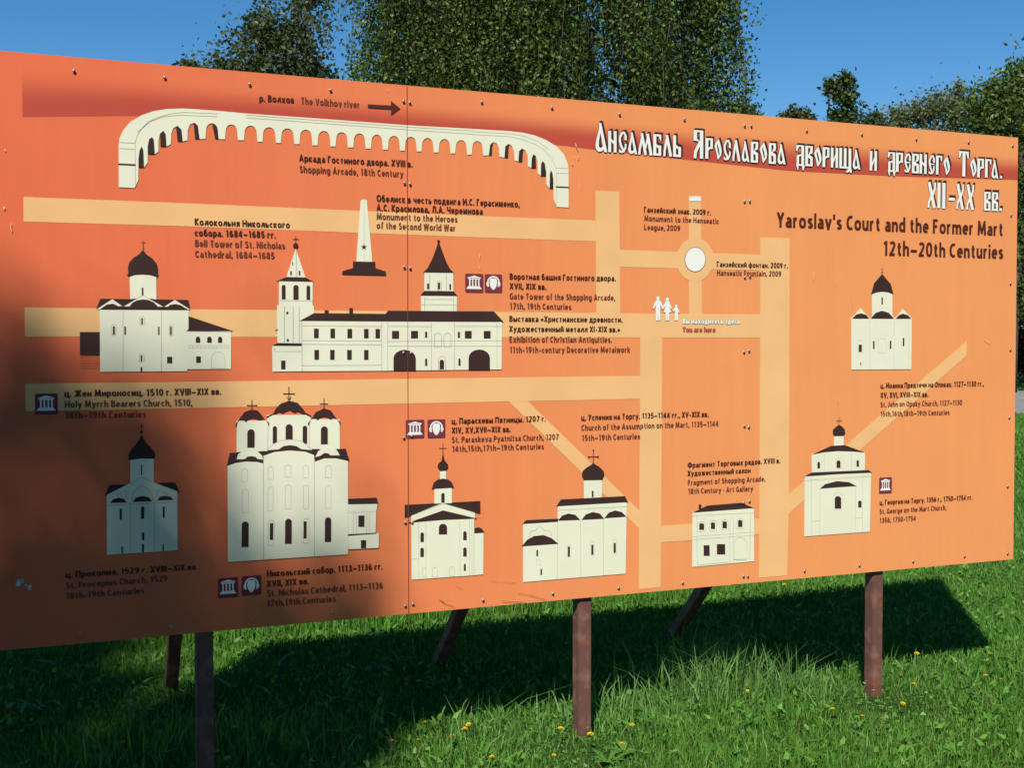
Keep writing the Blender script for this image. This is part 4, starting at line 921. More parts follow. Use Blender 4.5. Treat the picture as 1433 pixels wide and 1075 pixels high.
for row in XS:
    for i, x in enumerate(row):
        for j, z in enumerate(ZS):
            if j in (0, 6) or i in (0, 5):
                zz = z - 0.018 if (j == 6 and x in (-3.026, -3.0545)) else z
                o = bpy.data.objects.new('screw', sm); C.objects.link(o); o.parent = board
                o.location = (x - OX + random.uniform(-.004, .004), -0.0064, zz + random.uniform(-.005, .005))
                o.rotation_euler = (0, random.uniform(0, 6), 0)
def post_material():
    mt = Mat('painted_rusty_steel', (0.185, 0.088, 0.070), rough=0.55, spec=0.35, var=0.2, scale=14, bump=0.25, col2=(0.25, 0.120, 0.098))
    nt = mt.node_tree; b = nt.nodes['Principled BSDF']
    src = b.inputs['Base Color'].links[0].from_socket
    tc = nt.nodes['Texture Coordinate']
    n2 = nt.nodes.new('ShaderNodeTexNoise'); n2.inputs['Scale'].default_value = 9; n2.inputs['Detail'].default_value = 9; n2.inputs['Roughness'].default_value = 0.7
    nt.links.new(tc.outputs['Object'], n2.inputs['Vector'])
    rp = nt.nodes.new('ShaderNodeValToRGB'); rp.color_ramp.elements[0].position = 0.56; rp.color_ramp.elements[1].position = 0.64
    nt.links.new(n2.outputs['Fac'], rp.inputs['Fac'])
    mx = nt.nodes.new('ShaderNodeMix'); mx.data_type = 'RGBA'
    nt.links.new(rp.outputs['Color'], mx.inputs[0]); nt.links.new(src, mx.inputs[6]); mx.inputs[7].default_value = (0.26, 0.090, 0.030, 1)
    nt.links.new(mx.outputs[2], b.inputs['Base Color'])
    return mt
POST = post_material()
PX = (-3.80, -2.277, -0.79)
for x in PX:
    link('post', bm_mesh('post', square_tube((x - OX, 0.045, -0.3), (x - OX, 0.045, H0 + 1.96), 0.058)), POST, board)
for x, bx, by in zip(PX, (-3.712, -2.457, -1.146), (1.47, 1.39, 1.387)):
    link('brace', bm_mesh('brace', square_tube((bx - OX, by, -0.12), (x - OX + 0.0, 0.085, BRZ := 1.68), 0.055)), POST, board)
for z in (H0 + 0.05, H0 + 1.0, H0 + 1.93):
    bm = bmesh.new(); add_box(bm, (-4.52 - OX, 0.0075, z - 0.02), (-0.03 - OX, 0.0135, z + 0.02)); link('rail', bm_mesh('rail', bm), POST, board)

# ------------------------------------------------------------------ vegetation
def leaf_material(name, g, rough=0.45, trans=0.35):
    mt = bpy.data.materials.new(name); mt.use_nodes = True
    nt = mt.node_tree; b = nt.nodes['Principled BSDF']; out = nt.nodes['Material Output']
    b.inputs['Roughness'].default_value = rough; b.inputs['Specular IOR Level'].default_value = 0.25
    at = nt.nodes.new('ShaderNodeVertexColor'); at.layer_name = 'tint'
    nt.links.new(at.outputs['Color'], b.inputs['Base Color'])
    tr = nt.nodes.new('ShaderNodeBsdfTranslucent')
    mx = nt.nodes.new('ShaderNodeMix'); mx.data_type = 'RGBA'; mx.blend_type = 'MULTIPLY'; mx.inputs[0].default_value = 1
    nt.links.new(at.outputs['Color'], mx.inputs[6]); mx.inputs[7].default_value = g
    nt.links.new(mx.outputs[2], tr.inputs['Color'])
    ms = nt.nodes.new('ShaderNodeMixShader'); ms.inputs[0].default_value = trans
    nt.links.new(b.outputs[0], ms.inputs[1]); nt.links.new(tr.outputs[0], ms.inputs[2]); nt.links.new(ms.outputs[0], out.inputs['Surface'])
    return mt
LEAF = leaf_material('leaf', (1.0, 1.1, 0.5, 1), rough=0.38)
BLADE = leaf_material('grass_blade', (1.0, 1.1, 0.5, 1), rough=0.5, trans=0.3)
BARK = Mat('bark', (0.10, 0.075, 0.055), rough=0.9, spec=0.1, var=0.35, scale=20, bump=0.6)
BIRCH = Mat('birch_bark', (0.50, 0.47, 0.42), rough=0.8, spec=0.2, var=0.1, scale=10, bump=0.3, col2=(0.05, 0.045, 0.04), thr=0.62)

def leaves_mesh(name, P, size, tints, droop=0.0, vary=None):
    """one rhombic leaf at each point of P, randomly turned"""
    n = len(P)
    a = rng.normal(size=(n, 3)); a[:, 2] -= droop; a /= np.linalg.norm(a, axis=1, keepdims=True)
    b = rng.normal(size=(n, 3)); b -= (a * b).sum(1, keepdims=True) * a; b /= np.linalg.norm(b, axis=1, keepdims=True) + 1e-9
    c = np.cross(a, b)
    s = size * rng.uniform(0.65, 1.3, (n, 1))
    v = np.stack([P - a * s * 0.5, P + b * s * 0.36 + c * s * 0.08, P + a * s * 0.5, P - b * s * 0.36 + c * s * 0.08], 1)
    t = tints[rng.integers(0, len(tints), n)] * rng.uniform(0.7, 1.3, (n, 1))
    if vary is not None: t = t * vary[:, None]
    col = np.repeat(np.concatenate([t, np.ones((n, 1))], 1)[:, None, :], 4, 1)
    return np_mesh(name, v.reshape(-1, 3), np.arange(4 * n), np.full(n, 4), None, col.reshape(-1, 4))

def tube(bm, pts, r0, r1, seg=8):
    rings = []
    for i, p in enumerate(pts):
        p = Vector(p)
        d = (Vector(pts[min(i + 1, len(pts) - 1)]) - Vector(pts[max(i - 1, 0)])).normalized()
        x = d.orthogonal().normalized(); y = d.cross(x)
        r = r0 + (r1 - r0) * i / (len(pts) - 1)
        rings.append([bm.verts.new(p + (x * math.cos(2 * math.pi * k / seg) + y * math.sin(2 * math.pi * k / seg)) * r) for k in range(seg)])
    for a, b in zip(rings[:-1], rings[1:]):
        for k in range(seg):
            bm.faces.new((a[k], a[(k + 1) % seg], b[(k + 1) % seg], b[k]))
    bm.faces.new(rings[-1]); bm.faces.new(rings[0][::-1])
def bent(p0, p1, wob, n=6):
    p0, p1 = np.asarray(p0, float), np.asarray(p1, float)
    return [tuple(p0 + (p1 - p0) * t + (rng.normal(size=3) * wob * math.sin(math.pi * t) if 0 < t < 1 else 0)) for t in np.linspace(0, 1, n)]

GREENS = np.array([(0.055, 0.105, 0.022), (0.075, 0.125, 0.03), (0.04, 0.085, 0.022), (0.10, 0.13, 0.035)])
GREYG = np.array([(0.075, 0.105, 0.04), (0.095, 0.12, 0.05), (0.055, 0.085, 0.033), (0.12, 0.13, 0.06)])
def blob_points(blobs, n, clump, spread):
    """leaf points gathered in clumps through the outer part of ellipsoids"""
    vol = np.array([b[3] * b[4] * b[5] for b in blobs]) ** 0.75
    out = []
    for b, k in zip(blobs, (n * vol / vol.sum()).astype(int)):
        m_ = max(3, k // clump)
        d_ = rng.normal(size=(m_, 3)); d_ /= np.linalg.norm(d_, axis=1, keepdims=True)
        cc = np.array(b[:3]) + d_ * (rng.uniform(0.15, 1.0, (m_, 1)) ** 0.5) * np.array(b[3:])
        w = rng.integers(0, m_, k)
        sp = spread * rng.uniform(0.5, 1.4, (m_, 1))
        out.append(cc[w] + rng.normal(size=(k, 3)) * sp[w])
    P = np.concatenate(out)
    return P[P[:, 2] > 0.15]
def shades_ok(P):
    """which leaves of the trees behind the viewer may stand: the sun reaches the rest of the board past them"""
    t = -P[:, 1] / 0.80
    u, z = P[:, 0] + 0.56 * t, P[:, 2] - t
    return np.where(z < -0.6, True, np.where(z < 0.55, u < -3.12, np.where(z < 2.95, u < -4.78, u < -5.3)))
def tree(name, label, base, blobs, n, leaf, tints, trunk_h, r0, cat='tree', group=None, clump=60, spread=0.28, bark=None, straggle=0, extra=None):
    """base (x, y); blobs are (x, y, z, rx, ry, rz) in the world"""
    t = tag(empty(name, (base[0], base[1], 0)), label, cat, group)
    o3 = np.array([base[0], base[1], 0])
    P = blob_points(blobs, n, clump, spread)
    bm = bmesh.new()
    top = (0, 0, trunk_h)
    tube(bm, bent((0, 0, -0.2), top, r0 * 0.5), r0, r0 * 0.35, 10)
    twig = []
    for b in blobs:
        c = np.array(b[:3]) - o3
        s_ = np.array((0, 0, min(trunk_h * rng.uniform(0.55, 0.98), max(0.5, c[2] * 0.85))))
        tube(bm, bent(s_, c, 0.12 * np.linalg.norm(c - s_) * 0.5), r0 * 0.35, r0 * 0.08, 6)
        for _ in range(4 if straggle == 0 else 4 + straggle):
            d_ = rng.normal(size=3); d_ /= np.linalg.norm(d_)
            e = c + d_ * np.array(b[3:]) * (0.9 if straggle == 0 else rng.uniform(0.8, 1.25))
            pts = bent(c, e, 0.08 * np.linalg.norm(e - c))
            tube(bm, pts, r0 * 0.09, r0 * 0.015 + 0.003, 4)
            for q in pts[2:]:
                twig.append(np.array(q) + o3 + rng.normal(size=(14, 3)) * 0.09)
    link('trunk', bm_mesh('trunk', bm), bark or BARK, t, True)
    P = np.concatenate([P] + twig)
    if name in ('shade_tree', 'sky_blocker_tree'): P = P[shades_ok(P)]
    if extra is not None: P = np.concatenate([P, extra])
    link('crown', leaves_mesh('crown', P - o3, leaf, tints), LEAF, t)
    return t
def wpt(px, py, dep): return at_depth(px, py, dep)
def blob(px, py, dep, rpx, rpy, rdep=None):
    p = wpt(px, py, dep); k = dep / F
    return (p[0], p[1], p[2], rpx * k, (rdep or rpx * k), rpy * k)

# weeping birches behind the board: leaves strung along hanging twigs
def birch(label, px, dep, px0, px1, height, nst, seed):
    base = wpt(px, 470, dep)[:2]
    t = tag(empty('birch_tree', (base[0], base[1], 0)), label, 'tree', 'weeping birches behind the board')
    bm = bmesh.new()
    tube(bm, bent((0, 0, -0.2), (0.2, 0.1, height), 0.12, 9), 0.19, 0.04, 12)
    lb = bmesh.new()
    hw = (px1 - px0) / 2 * dep / F; off = ((px0 + px1) / 2 - px) * dep / F
    r2 = np.array([RIGHT[0], RIGHT[1]]); f2 = np.array([FWD[0], FWD[1]])
    limbs = []
    for i in range(44):
        a = rng.uniform(0, 2 * math.pi)
        zs = height * rng.uniform(0.25, 0.85)
        rr = rng.uniform(0.45, 0.95)
        e2 = r2 * (off + hw * rr * math.cos(a)) + f2 * hw * 0.8 * rr * math.sin(a)
        ze = min(height * 0.97, zs + rng.uniform(0.8, 2.4))
        pts = bent((0.1, 0.05, zs), (e2[0], e2[1], ze), 0.2)
        tube(lb, pts, 0.04, 0.01, 5); limbs.append(np.array(pts))
    P = []
    ncl = nst // 36
    a = rng.uniform(0, 2 * math.pi, ncl); rr = np.sqrt(rng.uniform(0.1, 1, ncl))
    q2 = (r2 * (off + hw * 0.97 * rr * np.cos(a))[:, None]) + f2 * (hw * 0.85 * rr * np.sin(a))[:, None]
    zc = height * (1 - 0.42 * rr ** 2) * np.maximum(rng.uniform(0.22, 1.0, ncl), rng.uniform(0.2, 0.8, ncl))
    CEN = np.concatenate([q2, zc[:, None]], 1)
    SPR = rng.uniform(0.6, 1.35, ncl); CV = rng.uniform(0.6, 1.4, ncl); VR = []
    for k in range(nst):
        p = CEN[k % ncl] + rng.normal(size=3) * (0.19, 0.19, 0.45) * SPR[k % ncl]
        L = rng.uniform(0.6, 2.4)
        drift = rng.normal(size=3) * 0.12; drift[2] = 0
        nl = int(L * 26)
        u = np.sort(rng.uniform(0, 1, nl))[:, None]
        q = p + drift * u * L + np.array((0, 0, -1)) * u * L + rng.normal(size=(nl, 3)) * (0.065, 0.065, 0.04)
        q = q[q[:, 2] > 1.0]; P.append(q); VR.append(np.full(len(q), rng.uniform(0.6, 1.45) * CV[k % ncl]))
        if k % 4 == 0 and p[2] - L > 1.0:
            tube(lb, [tuple(p), tuple(p + drift * L * 0.5 - (0, 0, L * 0.5)), tuple(p + drift * L - (0, 0, L))], 0.006, 0.003, 3)
    link('trunk', bm_mesh('trunk', bm), BARK, t, True)
    link('limbs', bm_mesh('limbs', lb), BARK, t, True)
    P = np.concatenate(P)
    link('crown', leaves_mesh('crown', P, 0.058, GREENS * np.array((1.6, 1.45, 1.3)), 0.8, np.concatenate(VR)), LEAF, t)
    return t
birch('weeping birch with the right-hand crown edge hanging over open sky, behind the board', 880, 19.0, 680, 1030, 13.0, 4000, 1)
birch('weeping birch with dense foliage, left of the pair behind the board', 590, 20.0, 492, 735, 12.5, 3200, 2)

tree('broadleaf_tree', 'greyish green tree with a rounded crown and sky gaps, left of the birches', wpt(400, 470, 25)[:2],
     [blob(395, 82, 25, 58, 56), blob(335, 88, 25, 46, 36), blob(418, 28, 25, 28, 36), blob(370, 40, 25, 40, 32), blob(440, 120, 26, 30, 40), blob(300, 110, 25, 40, 22), blob(400, 170, 25, 100, 60), blob(425, -8, 26, 22, 24), blob(262, 92, 25, 10, 8)],
     9500, 0.10, GREYG, 5.6, 0.22, clump=26, spread=0.22, straggle=3)

# tree tops beyond the board's right half
tree('small_tree', 'small round tree top peeping just over the board below open sky', wpt(1040, 470, 30)[:2], [blob(1041, 154, 30, 16, 11), blob(1041, 175, 30, 22, 20)], 1500, 0.11, GREENS, 5.6, 0.09, clump=18, spread=0.12)
tree('small_tree', 'low twin-tufted tree top on the board edge right of the round one', wpt(1118, 470, 34)[:2], [blob(1110, 163, 34, 12, 8), blob(1121, 160, 34, 10, 12), blob(1132, 166, 34, 9, 7), blob(1118, 190, 34, 26, 22)], 1900, 0.12, GREYG, 6.0, 0.1, clump=18, spread=0.13)
tree('slender_tree', 'slender tree top standing alone above the board title against the sky', wpt(1186, 470, 33)[:2], [blob(1188, 112, 33, 9, 9), blob(1168, 118, 33, 9, 6), blob(1183, 135, 33, 15, 12), blob(1187, 158, 33, 19, 14), blob(1186, 185, 33, 24, 22)], 1800, 0.12, GREENS, 6.2, 0.1, clump=20, spread=0.12)
tree('small_tree', 'faint sparse tree top between the slender tree and the wood', wpt(1225, 470, 48)[:2], [blob(1222, 164, 48, 14, 9), blob(1236, 172, 48, 12, 6), blob(1226, 190, 48, 30, 18)], 1500, 0.13, GREYG, 8.2, 0.1, clump=14, spread=0.18)
tree('broadleaf_tree', 'grey-green tree with a spiky top, left end of the wood on the right', wpt(1300, 470, 55)[:2],
     [blob(1272, 164, 55, 26, 16), blob(1298, 152, 55, 26, 20), blob(1335, 138, 55, 14, 26), blob(1332, 165, 55, 36, 22), blob(1258, 175, 55, 20, 10), blob(1300, 220, 55, 60, 45)], 9000, 0.15, GREYG * np.array((1.75, 1.55, 1.5)), 9.5, 0.25, clump=26, spread=0.3, straggle=2)  # leaf tints lightened for haze, with more olive
tree('broadleaf_tree', 'dark green full tree at the right edge of the picture behind the board', wpt(1412, 470, 42)[:2],
     [blob(1372, 150, 42, 24, 24), blob(1400, 130, 42, 24, 24), blob(1428, 115, 42, 22, 26), blob(1395, 170, 42, 44, 30), blob(1440, 170, 42, 40, 46), blob(1440, 250, 42, 44, 60), blob(1440, 340, 42, 44, 60), blob(1450, 410, 42, 36, 40), blob(1385, 260, 42, 44, 60), blob(1450, 90, 42, 22, 22)],
     20000, 0.15, GREENS * np.array((1.6, 1.4, 1.3)), 8.6, 0.28, clump=30, spread=0.3)  # haze put into the leaf tints by lightening them
tree('broadleaf_tree', 'tall dark tree beyond the frame edge, right of the full tree', wpt(1520, 470, 46)[:2],
     [blob(1500, 120, 46, 50, 60), blob(1530, 210, 46, 60, 70), blob(1490, 320, 46, 60, 80), blob(1560, 330, 46, 60, 80), blob(1500, 430, 46, 60, 40)], 12000, 0.19, GREENS * 0.8, 9.0, 0.3, clump=30, spread=0.32)
tree('red_leaved_bush', 'dark red-leaved bush beyond the path at the right edge', wpt(1432, 530, 49)[:2],
     [blob(1425, 478, 49, 20, 34), blob(1440, 490, 49, 26, 30), blob(1412, 500, 49, 22, 22)], 5000, 0.14, np.array([(0.06, 0.018, 0.02), (0.09, 0.03, 0.03), (0.05, 0.025, 0.018)]), 2.2, 0.06, cat='bush', clump=26, spread=0.22)

tree('dark_hedge', 'dark green hedge beyond the path, past the board edge', wpt(1470, 530, 53)[:2],
     [blob(1405 + 28 * i, 470 + (i % 2) * 16, 53, 26, 46) for i in range(7)] + [blob(1415 + 40 * i, 410, 54, 34, 44) for i in range(4)], 14000, 0.16, GREENS * 0.7, 2.5, 0.07, cat='hedge', clump=30, spread=0.3)

# the tree behind the viewer whose shade lies over the board's lower left corner
def toward_sun(x, z, t): return (x - 0.56 * t, -0.80 * t, z + t)
sb = []
for x, z, t, r in ((-5.4, 1.0, 18, .8), (-5.3, 0.2, 19, .8), (-6.3, 1.7, 18, .9), (-6.5, 3.2, 18.5, .9), (-6.0, 2.6, 18, .7), (-5.9, 3.6, 18, .7), (-6.4, 0.4, 18, 1.0), (-7.4, 2.2, 19, 1.1), (-5.2, -0.7, 18, .9), (-6.3, -0.8, 19, 1.1), (-4.3, -0.5, 18, .7), (-7.6, 0.3, 17.5, 1.2), (-3.7, -0.35, 18.5, .55),
                   (-3.5, -3.4, 18, 1.0), (-4.6, -2.2, 18, 1.0), (-5.2, -4.2, 18, 1.2), (-6.2, -2.8, 18.5, 1.2), (-2.6, -4.6, 17.5, 1.0), (-4.0, -5.6, 18, 1.2), (-5.4, -1.4, 17, .9), (-7.6, -1.6, 18, 1.2), (-3.6, -1.9, 18, .6)):  # lower crown added to hide sky and darken the bounce off the lawn
    p = toward_sun(x, z, t); sb.append((*p, r, r, r))
THRU = [(110, 600, .04), (60, 570, .10), (0, 560, .13), (180, 580, .12), (190, 640, .12), (190, 740, .26), (150, 700, .18), (60, 700, .26), (0, 700, .18), (230, 770, .30), (280, 700, .45), (270, 600, .38), (250, 545, .55), (335, 760, .50), (335, 680, .78),
        (430, 770, .66), (480, 720, .88), (150, 850, .10), (60, 800, .12), (0, 800, .06), (0, 890, .02), (100, 890, .03), (250, 870, .08), (340, 850, .14), (450, 855, .22), (530, 855, .45), (520, 760, .75), (590, 855, .93), (600, 780, .99), (560, 700, .99), (400, 650, .97),
        (100, 490, .55), (140, 505, .5), (180, 520, .55), (20, 470, .45), (0, 430, .62), (0, 350, .90), (60, 400, .88), (150, 430, .88), (230, 470, .92), (300, 540, .88), (330, 600, .93), (0, 250, .98), (300, 420, 1), (100, 300, 1), (480, 600, 1), (420, 560, 1), (200, 350, 1), (620, 700, 1), (650, 840, 1), (400, 200, 1), (560, 200, 1), (700, 200, 1), (600, 320, 1), (500, 420, 1), (100, 170, 1), (300, 260, 1), (480, 300, 1), (380, 350, 1), (280, 480, .96), (650, 500, 1), (600, 600, 1), (750, 350, 1), (520, 100, 1), (250, 150, 1), (0, 110, 1)]
tp = on_board([t[:2] for t in THRU]); tau = -np.log(np.clip([t[2] for t in THRU], 0.02, 1))
def density(uz):
    d2 = ((uz[:, None, :] - tp[None]) ** 2).sum(2) + 0.03 ** 2
    w = d2 ** -2.4
    return np.clip((w * tau).sum(1) / w.sum(1) * 1.22 - 0.08, 0, 3.2)
uz = rng.uniform((-4.75, 0.5), (-2.6, 2.6), (int(4.515 * 520 * 3.2), 2))
uz = uz[rng.uniform(0, 3.2, len(uz)) < density(uz)]
ub = rng.uniform((-7.5, -0.9), (-2.9, 2.2), (30000, 2)); ub = ub[~((ub[:, 0] > -4.75) & (ub[:, 1] > 0.55))]
fill = np.array([toward_sun(a, b, rng.uniform(15.5, 18.5)) for a, b in uz])  # loose leaves laid out to cast the mapped shade on the board
fill2 = np.array([toward_sun(a, b, rng.uniform(15.5, 18.5)) for a, b in ub])
tree('shade_tree', 'tall leafy tree behind the viewer that shades the lower left corner of the board', (-17.0, -15.0), sb, 70000, 0.10, GREENS, 13.0, 0.4, clump=40, spread=0.17, extra=np.concatenate([fill, fill2[shades_ok(fill2)]]))

for nm, lab, x, y, h, w in (('sky_blocker_tree', 'unseen tall tree added to block skylight, left of the viewer', -12.6, -4.5, 17, 3.2), ('sky_blocker_tree', 'unseen tall tree added to block skylight, behind the viewer on the right', 8, -16, 16, 5.5),
                            ('sky_blocker_tree', 'unseen low wide tree added to block skylight, straight behind the viewer', -5, -17, 8.0, 4.5), ('sky_blocker_tree', 'unseen low wide tree added to block skylight, next to the shade tree', -13, -12, 7.5, 4.0),
                            ('sky_blocker_tree', 'unseen tall tree added to block skylight, far to the right of the viewer', 16, -9, 17, 5.5), ('sky_blocker_tree', 'unseen tall tree added to block skylight, left of the board', -11.0, 3, 15, 3.6)):  # unseen trees added to cut the skylight on board and lawn
    tree(nm, lab, (x, y), [(x + rng.uniform(-.5, .5) * w, y + rng.uniform(-.5, .5) * w, h * k, w * q, w * q, h * 0.17) for k, q in ((.28, .75), (.45, .95), (.62, .9), (.8, .6))], 9000, 0.42, GREENS, h * 0.7, 0.3, group='added sky-blocking trees around the viewer', clump=30, spread=0.5)

# ------------------------------------------------------------------ lawn
def grass_blades(P, h, w, tints, lean=0.45):
    n = len(P)
    a = rng.uniform(0, 2 * math.pi, n)
    side = np.stack([np.cos(a), np.sin(a), np.zeros(n)], 1)
    b = rng.uniform(0, 2 * math.pi, n)
    ln = np.stack([np.cos(b), np.sin(b), np.zeros(n)], 1) * (np.abs(rng.normal(0, lean, n)) * h)[:, None]
    up = np.zeros((n, 3)); up[:, 2] = h
    hw = (w / 2)[:, None]
    v = np.stack([P - side * hw, P + side * hw, P + up * 0.55 + ln * 0.35 + side * hw * 0.8, P + up * 0.55 + ln * 0.35 - side * hw * 0.8, P + up * 0.92 + ln], 1)
    t = tints[rng.integers(0, len(tints), n)] * rng.uniform(0.75, 1.25, (n, 1))
    c = np.repeat(np.concatenate([t, np.ones((n, 1))], 1)[:, None, :], 5, 1)
    base = np.arange(n)[:, None] * 5
    lp = np.concatenate([base + np.array([0, 1, 2, 3]), base + np.array([3, 2, 4])], 1)
    return v.reshape(-1, 3), lp, c.reshape(-1, 4)
f2 = np.array([FWD[0], FWD[1]]); f2 /= np.linalg.norm(f2); r2 = np.array([f2[1], -f2[0]])
def scatter(n, d0, d1, s0, s1):
    """points spread over the view wedge between two distances (s = sideways / distance)"""
    d_ = np.sqrt(rng.uniform(d0 ** 2, d1 ** 2, n)); s_ = rng.uniform(s0, s1, n)
    xy = np.array(CAM[:2]) + f2 * d_[:, None] + r2 * (d_ * s_)[:, None]
    return np.concatenate([xy, np.zeros((n, 1))], 1)
GT = np.array((1.52, 1.5, 1.5)) * np.array([(0.060, 0.165, 0.022), (0.085, 0.205, 0.030), (0.045, 0.130, 0.020), (0.115, 0.225, 0.045), (0.07, 0.18, 0.02)])
def patchy(P):                                  # slow waves of taller and shorter growth
    x, y = P[:, 0], P[:, 1]
    return 1 + 0.25 * np.sin(2.1 * x + 1.3 * y) * np.sin(1.7 * y - 0.8 * x + 1) + 0.15 * np.sin(6.3 * x - 2) * np.sin(5.1 * y)
V, LP, CO, nb = [], [], [], 0
def sow(P, h, w, tints=GT, lean=0.45):
    global nb
    for px_ in PX:                              # trodden and mown short in front of the posts
        d_ = np.hypot(P[:, 0] - px_ + 0.08, (P[:, 1] + 0.12) * 0.8)
        h = h * np.clip(0.25 + (d_ - 0.12) * 2.6, 0.25, 1.0)
    v, lp, c = grass_blades(P, h, w, tints, lean)
    V.append(v); LP.append(lp + nb); CO.append(c); nb += len(v)
P = scatter(170000, 4.2, 9.0, -0.50, 0.50); sow(P, rng.uniform(0.025, 0.075, len(P)) * patchy(P), rng.uniform(0.0035, 0.0065, len(P)))
P = scatter(70000, 9.0, 14.5, -0.55, 0.50); sow(P, rng.uniform(0.05, 0.12, len(P)) * patchy(P), rng.uniform(0.006, 0.010, len(P)))
P = scatter(60000, 14.5, 28.5, 0.22, 0.50); sow(P, rng.uniform(0.05, 0.12, len(P)), rng.uniform(0.010, 0.020, len(P)))
P = scatter(30000, 43.5, 60, 0.26, 0.50); sow(P, rng.uniform(0.08, 0.16, len(P)), rng.uniform(0.03, 0.05, len(P)))
# the unmown strip behind the board and round the posts
for (px, py), n, rad, h in (((450, 892), 9000, 0.9, .16), ((600, 868), 9000, 0.8, .16), ((380, 895), 5000, .6, .16), ((760, 848), 6000, .7, .15), ((900, 838), 5000, .7, .14), ((1040, 822), 4000, .7, .13), ((284, 1060), 500, .3, .17)):
    g = on_ground((px, py))[0]
    P = np.concatenate([g[:2] + rng.normal(size=(n, 2)) * rad * np.array((1.0, 0.55)), np.zeros((n, 1))], 1)
    if py < 940: P = P[P[:, 1] > 2.15]
    sow(P, h * rng.uniform(0.45, 1.15, len(P)), rng.uniform(0.004, 0.008, len(P)), GT * 1.1)
# long arching tufts in front of the shadow edge
TT = 1.45 * np.array([(0.10, 0.21, 0.05), (0.13, 0.24, 0.07), (0.08, 0.18, 0.035)])
for px, py, n, rad, h in ((985, 985, 70, .09, .30), (1000, 972, 60, .10, .33), (1040, 985, 60, .12, .27), (960, 990, 50, .12, .26), (1090, 978, 60, .12, .26), (1130, 975, 45, .12, .24), (930, 1005, 45, .14, .22), (890, 1010, 40, .14, .2), (850, 1020, 35, .12, .2), (740, 1035, 50, .18, .18), (790, 1030, 40, .14, .19), (1180, 965, 40, .16, .17), (1260, 945, 40, .18, .15), (690, 1045, 35, .16, .16)):
    g = on_ground((px, py))[0]
    n = int(n * 1.7)
    P = np.concatenate([g[:2] + rng.normal(size=(n, 2)) * rad, np.zeros((n, 1))], 1)
    sow(P, h * rng.uniform(0.35, 1.15, n), rng.uniform(0.004, 0.008, n), TT, 0.6)
P = scatter(5000, 4.3, 11, -0.48, 0.48); sow(P, rng.uniform(0.04, 0.11, len(P)), rng.uniform(0.002, 0.0035, len(P)), np.array([(0.34, 0.29, 0.12), (0.26, 0.24, 0.10)]), 1.0)
# dandelion rosettes: lance-shaped leaves lying out from a centre
for c_ in scatter(70, 4.4, 8.5, -0.45, 0.45):
    k_ = 9; a_ = np.linspace(0, 2 * math.pi, k_, endpoint=False) + rng.uniform(0, .4, k_)
    b_ = len(CO)
    L_ = rng.uniform(0.05, 0.11, k_)[:, None]; dd = np.stack([np.cos(a_), np.sin(a_), np.full(k_, 0.35)], 1); sd = np.stack([-np.sin(a_), np.cos(a_), np.zeros(k_)], 1)
    w_ = 0.011
    p0 = c_ + np.array((0, 0, 0.012)); m_ = p0 + dd * L_ * 0.6; e_ = p0 + dd * L_ - np.array((0, 0, 0.012))
    vv = np.stack([p0 - sd * 0.003, p0 + sd * 0.003, m_ + sd * w_, m_ - sd * w_, e_], 1)
    base_ = np.arange(k_)[:, None] * 5 + nb
    LP.append(np.concatenate([base_ + np.array([0, 1, 2, 3]), base_ + np.array([3, 2, 4])], 1)); V.append(vv.reshape(-1, 3))
    CO.append(np.tile(np.append(GT[1] * rng.uniform(0.8, 1.1), 1.0), (k_ * 5, 1))); nb += k_ * 5
# broad low leaves of clover and dandelion between the blades
P = scatter(16000, 4.3, 9.5, -0.48, 0.48); P[:, 2] = rng.uniform(0.01, 0.05, len(P)); sow(P, rng.uniform(0.008, 0.035, len(P)), rng.uniform(0.012, 0.026, len(P)), GT * 1.05, 1.4)
v = np.concatenate(V); lp = np.concatenate(LP).ravel(); n = len(v) // 5
me = np_mesh('grass', v, lp, np.tile([4, 3], n), None, np.concatenate(CO))
tag(link('grass', me, BLADE), kind='stuff')

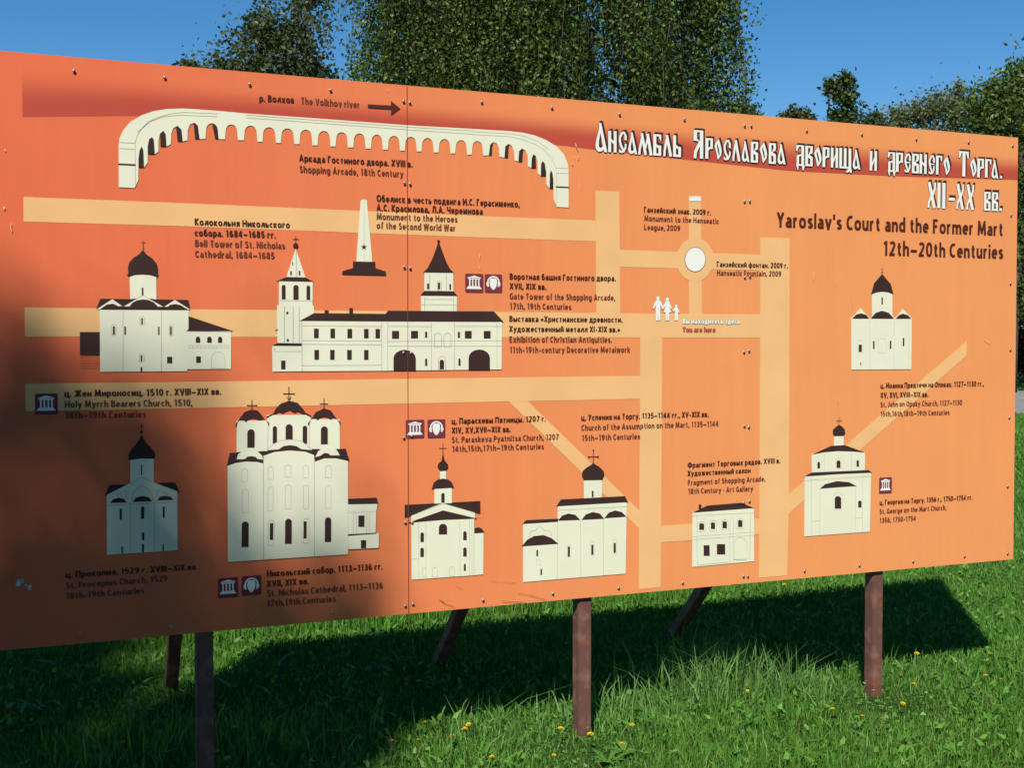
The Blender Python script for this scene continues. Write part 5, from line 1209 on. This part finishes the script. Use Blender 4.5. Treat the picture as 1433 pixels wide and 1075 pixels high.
# dandelions
YEL = Mat('dandelion_yellow', (0.80, 0.60, 0.02), rough=0.6, spec=0.2, var=0.15, scale=200)
STEM = Mat('flower_stem', (0.12, 0.20, 0.05), rough=0.6, spec=0.2)
def flower():
    r = empty('dandelion', (0, 0, 0))
    bm = bmesh.new(); tube(bm, [(0, 0, -0.01), (0.004, 0.002, 0.05), (0.0, 0.006, 0.10)], 0.0022, 0.0018, 6)
    link('stem', bm_mesh('stem', bm), STEM, r, True)
    v, f = [], []
    for ring, (k, rad, z) in enumerate(((18, 0.022, 0.104), (14, 0.017, 0.108), (9, 0.010, 0.112))):
        for i in range(k):
            a = 2 * math.pi * i / k + ring * 0.2 + rng.normal(0, .05); q = rad * rng.uniform(0.85, 1.1)
            ca, sa = math.cos(a), math.sin(a); wd = 0.0034
            b = len(v)
            v += [(0.002 * ca, 0.006 + 0.002 * sa, 0.101), (q * .6 * ca - wd * sa, 0.006 + q * .6 * sa + wd * ca, z), (q * ca, 0.006 + q * sa, z + 0.001), (q * .6 * ca + wd * sa, 0.006 + q * .6 * sa - wd * ca, z)]
            f.append((b, b + 1, b + 2, b + 3))
    me = bpy.data.meshes.new('flower_head'); me.from_pydata(v, [], f); me.update()
    link('flower_head', me, YEL, r)
    return r
proto = flower()
FL = [('lone yellow dandelion deep in the board shadow, left part', [(567, 966), (587, 961)]),
      ('yellow dandelion at the lower edge of the board shadow, left of the middle post', [(595, 1018), (650, 1029), (661, 1020), (636, 1038)]),
      ('yellow dandelion in the dark lawn at the lower left', [(324, 1022), (353, 1035), (306, 1053), (321, 1061), (545, 1043), (582, 1043), (176, 1038)]),
      ('yellow dandelion at the bottom edge of the picture, left of the middle post', [(434, 1070), (463, 1067), (380, 1073), (687, 1066)]),
      ('yellow dandelion in sunlit grass close to the middle post foot', [(775, 1063), (784, 1027), (828, 1034), (872, 1048), (886, 1020)]),
      ('yellow dandelion beside the tall grass tuft', [(1035, 958), (1045, 971), (1063, 953), (1171, 996), (1205, 1005)]),
      ('yellow dandelion close to the right post foot', [(1224, 969), (1275, 959), (1262, 984), (1283, 914)]),
      ('yellow dandelion in the cluster beyond the right end of the shadow', [(1381, 913), (1377, 922), (1395, 934), (1396, 949), (1379, 945)]),
      ('small yellow dandelion behind the board near its lower edge', [(1104, 822), (213, 904)])]
first = True
for label, spots in FL:
    for px, py in spots:
        if first: o = proto; first = False
        else:
            o = proto.copy(); C.objects.link(o)
            for ch in proto.children:
                c = ch.copy(); C.objects.link(c); c.parent = o
        s_ = random.uniform(0.4, 0.72)
        g = on_ground((px, py), 0.10 * s_)[0]
        o.location = (g[0], g[1], 0); o.scale = (s_ * 1.05, s_ * 1.05, s_)
        o.rotation_euler = (random.uniform(-.25, .25), random.uniform(-.25, .25), random.uniform(0, 6))
        tag(o, label, 'flower', 'yellow dandelions in the lawn')
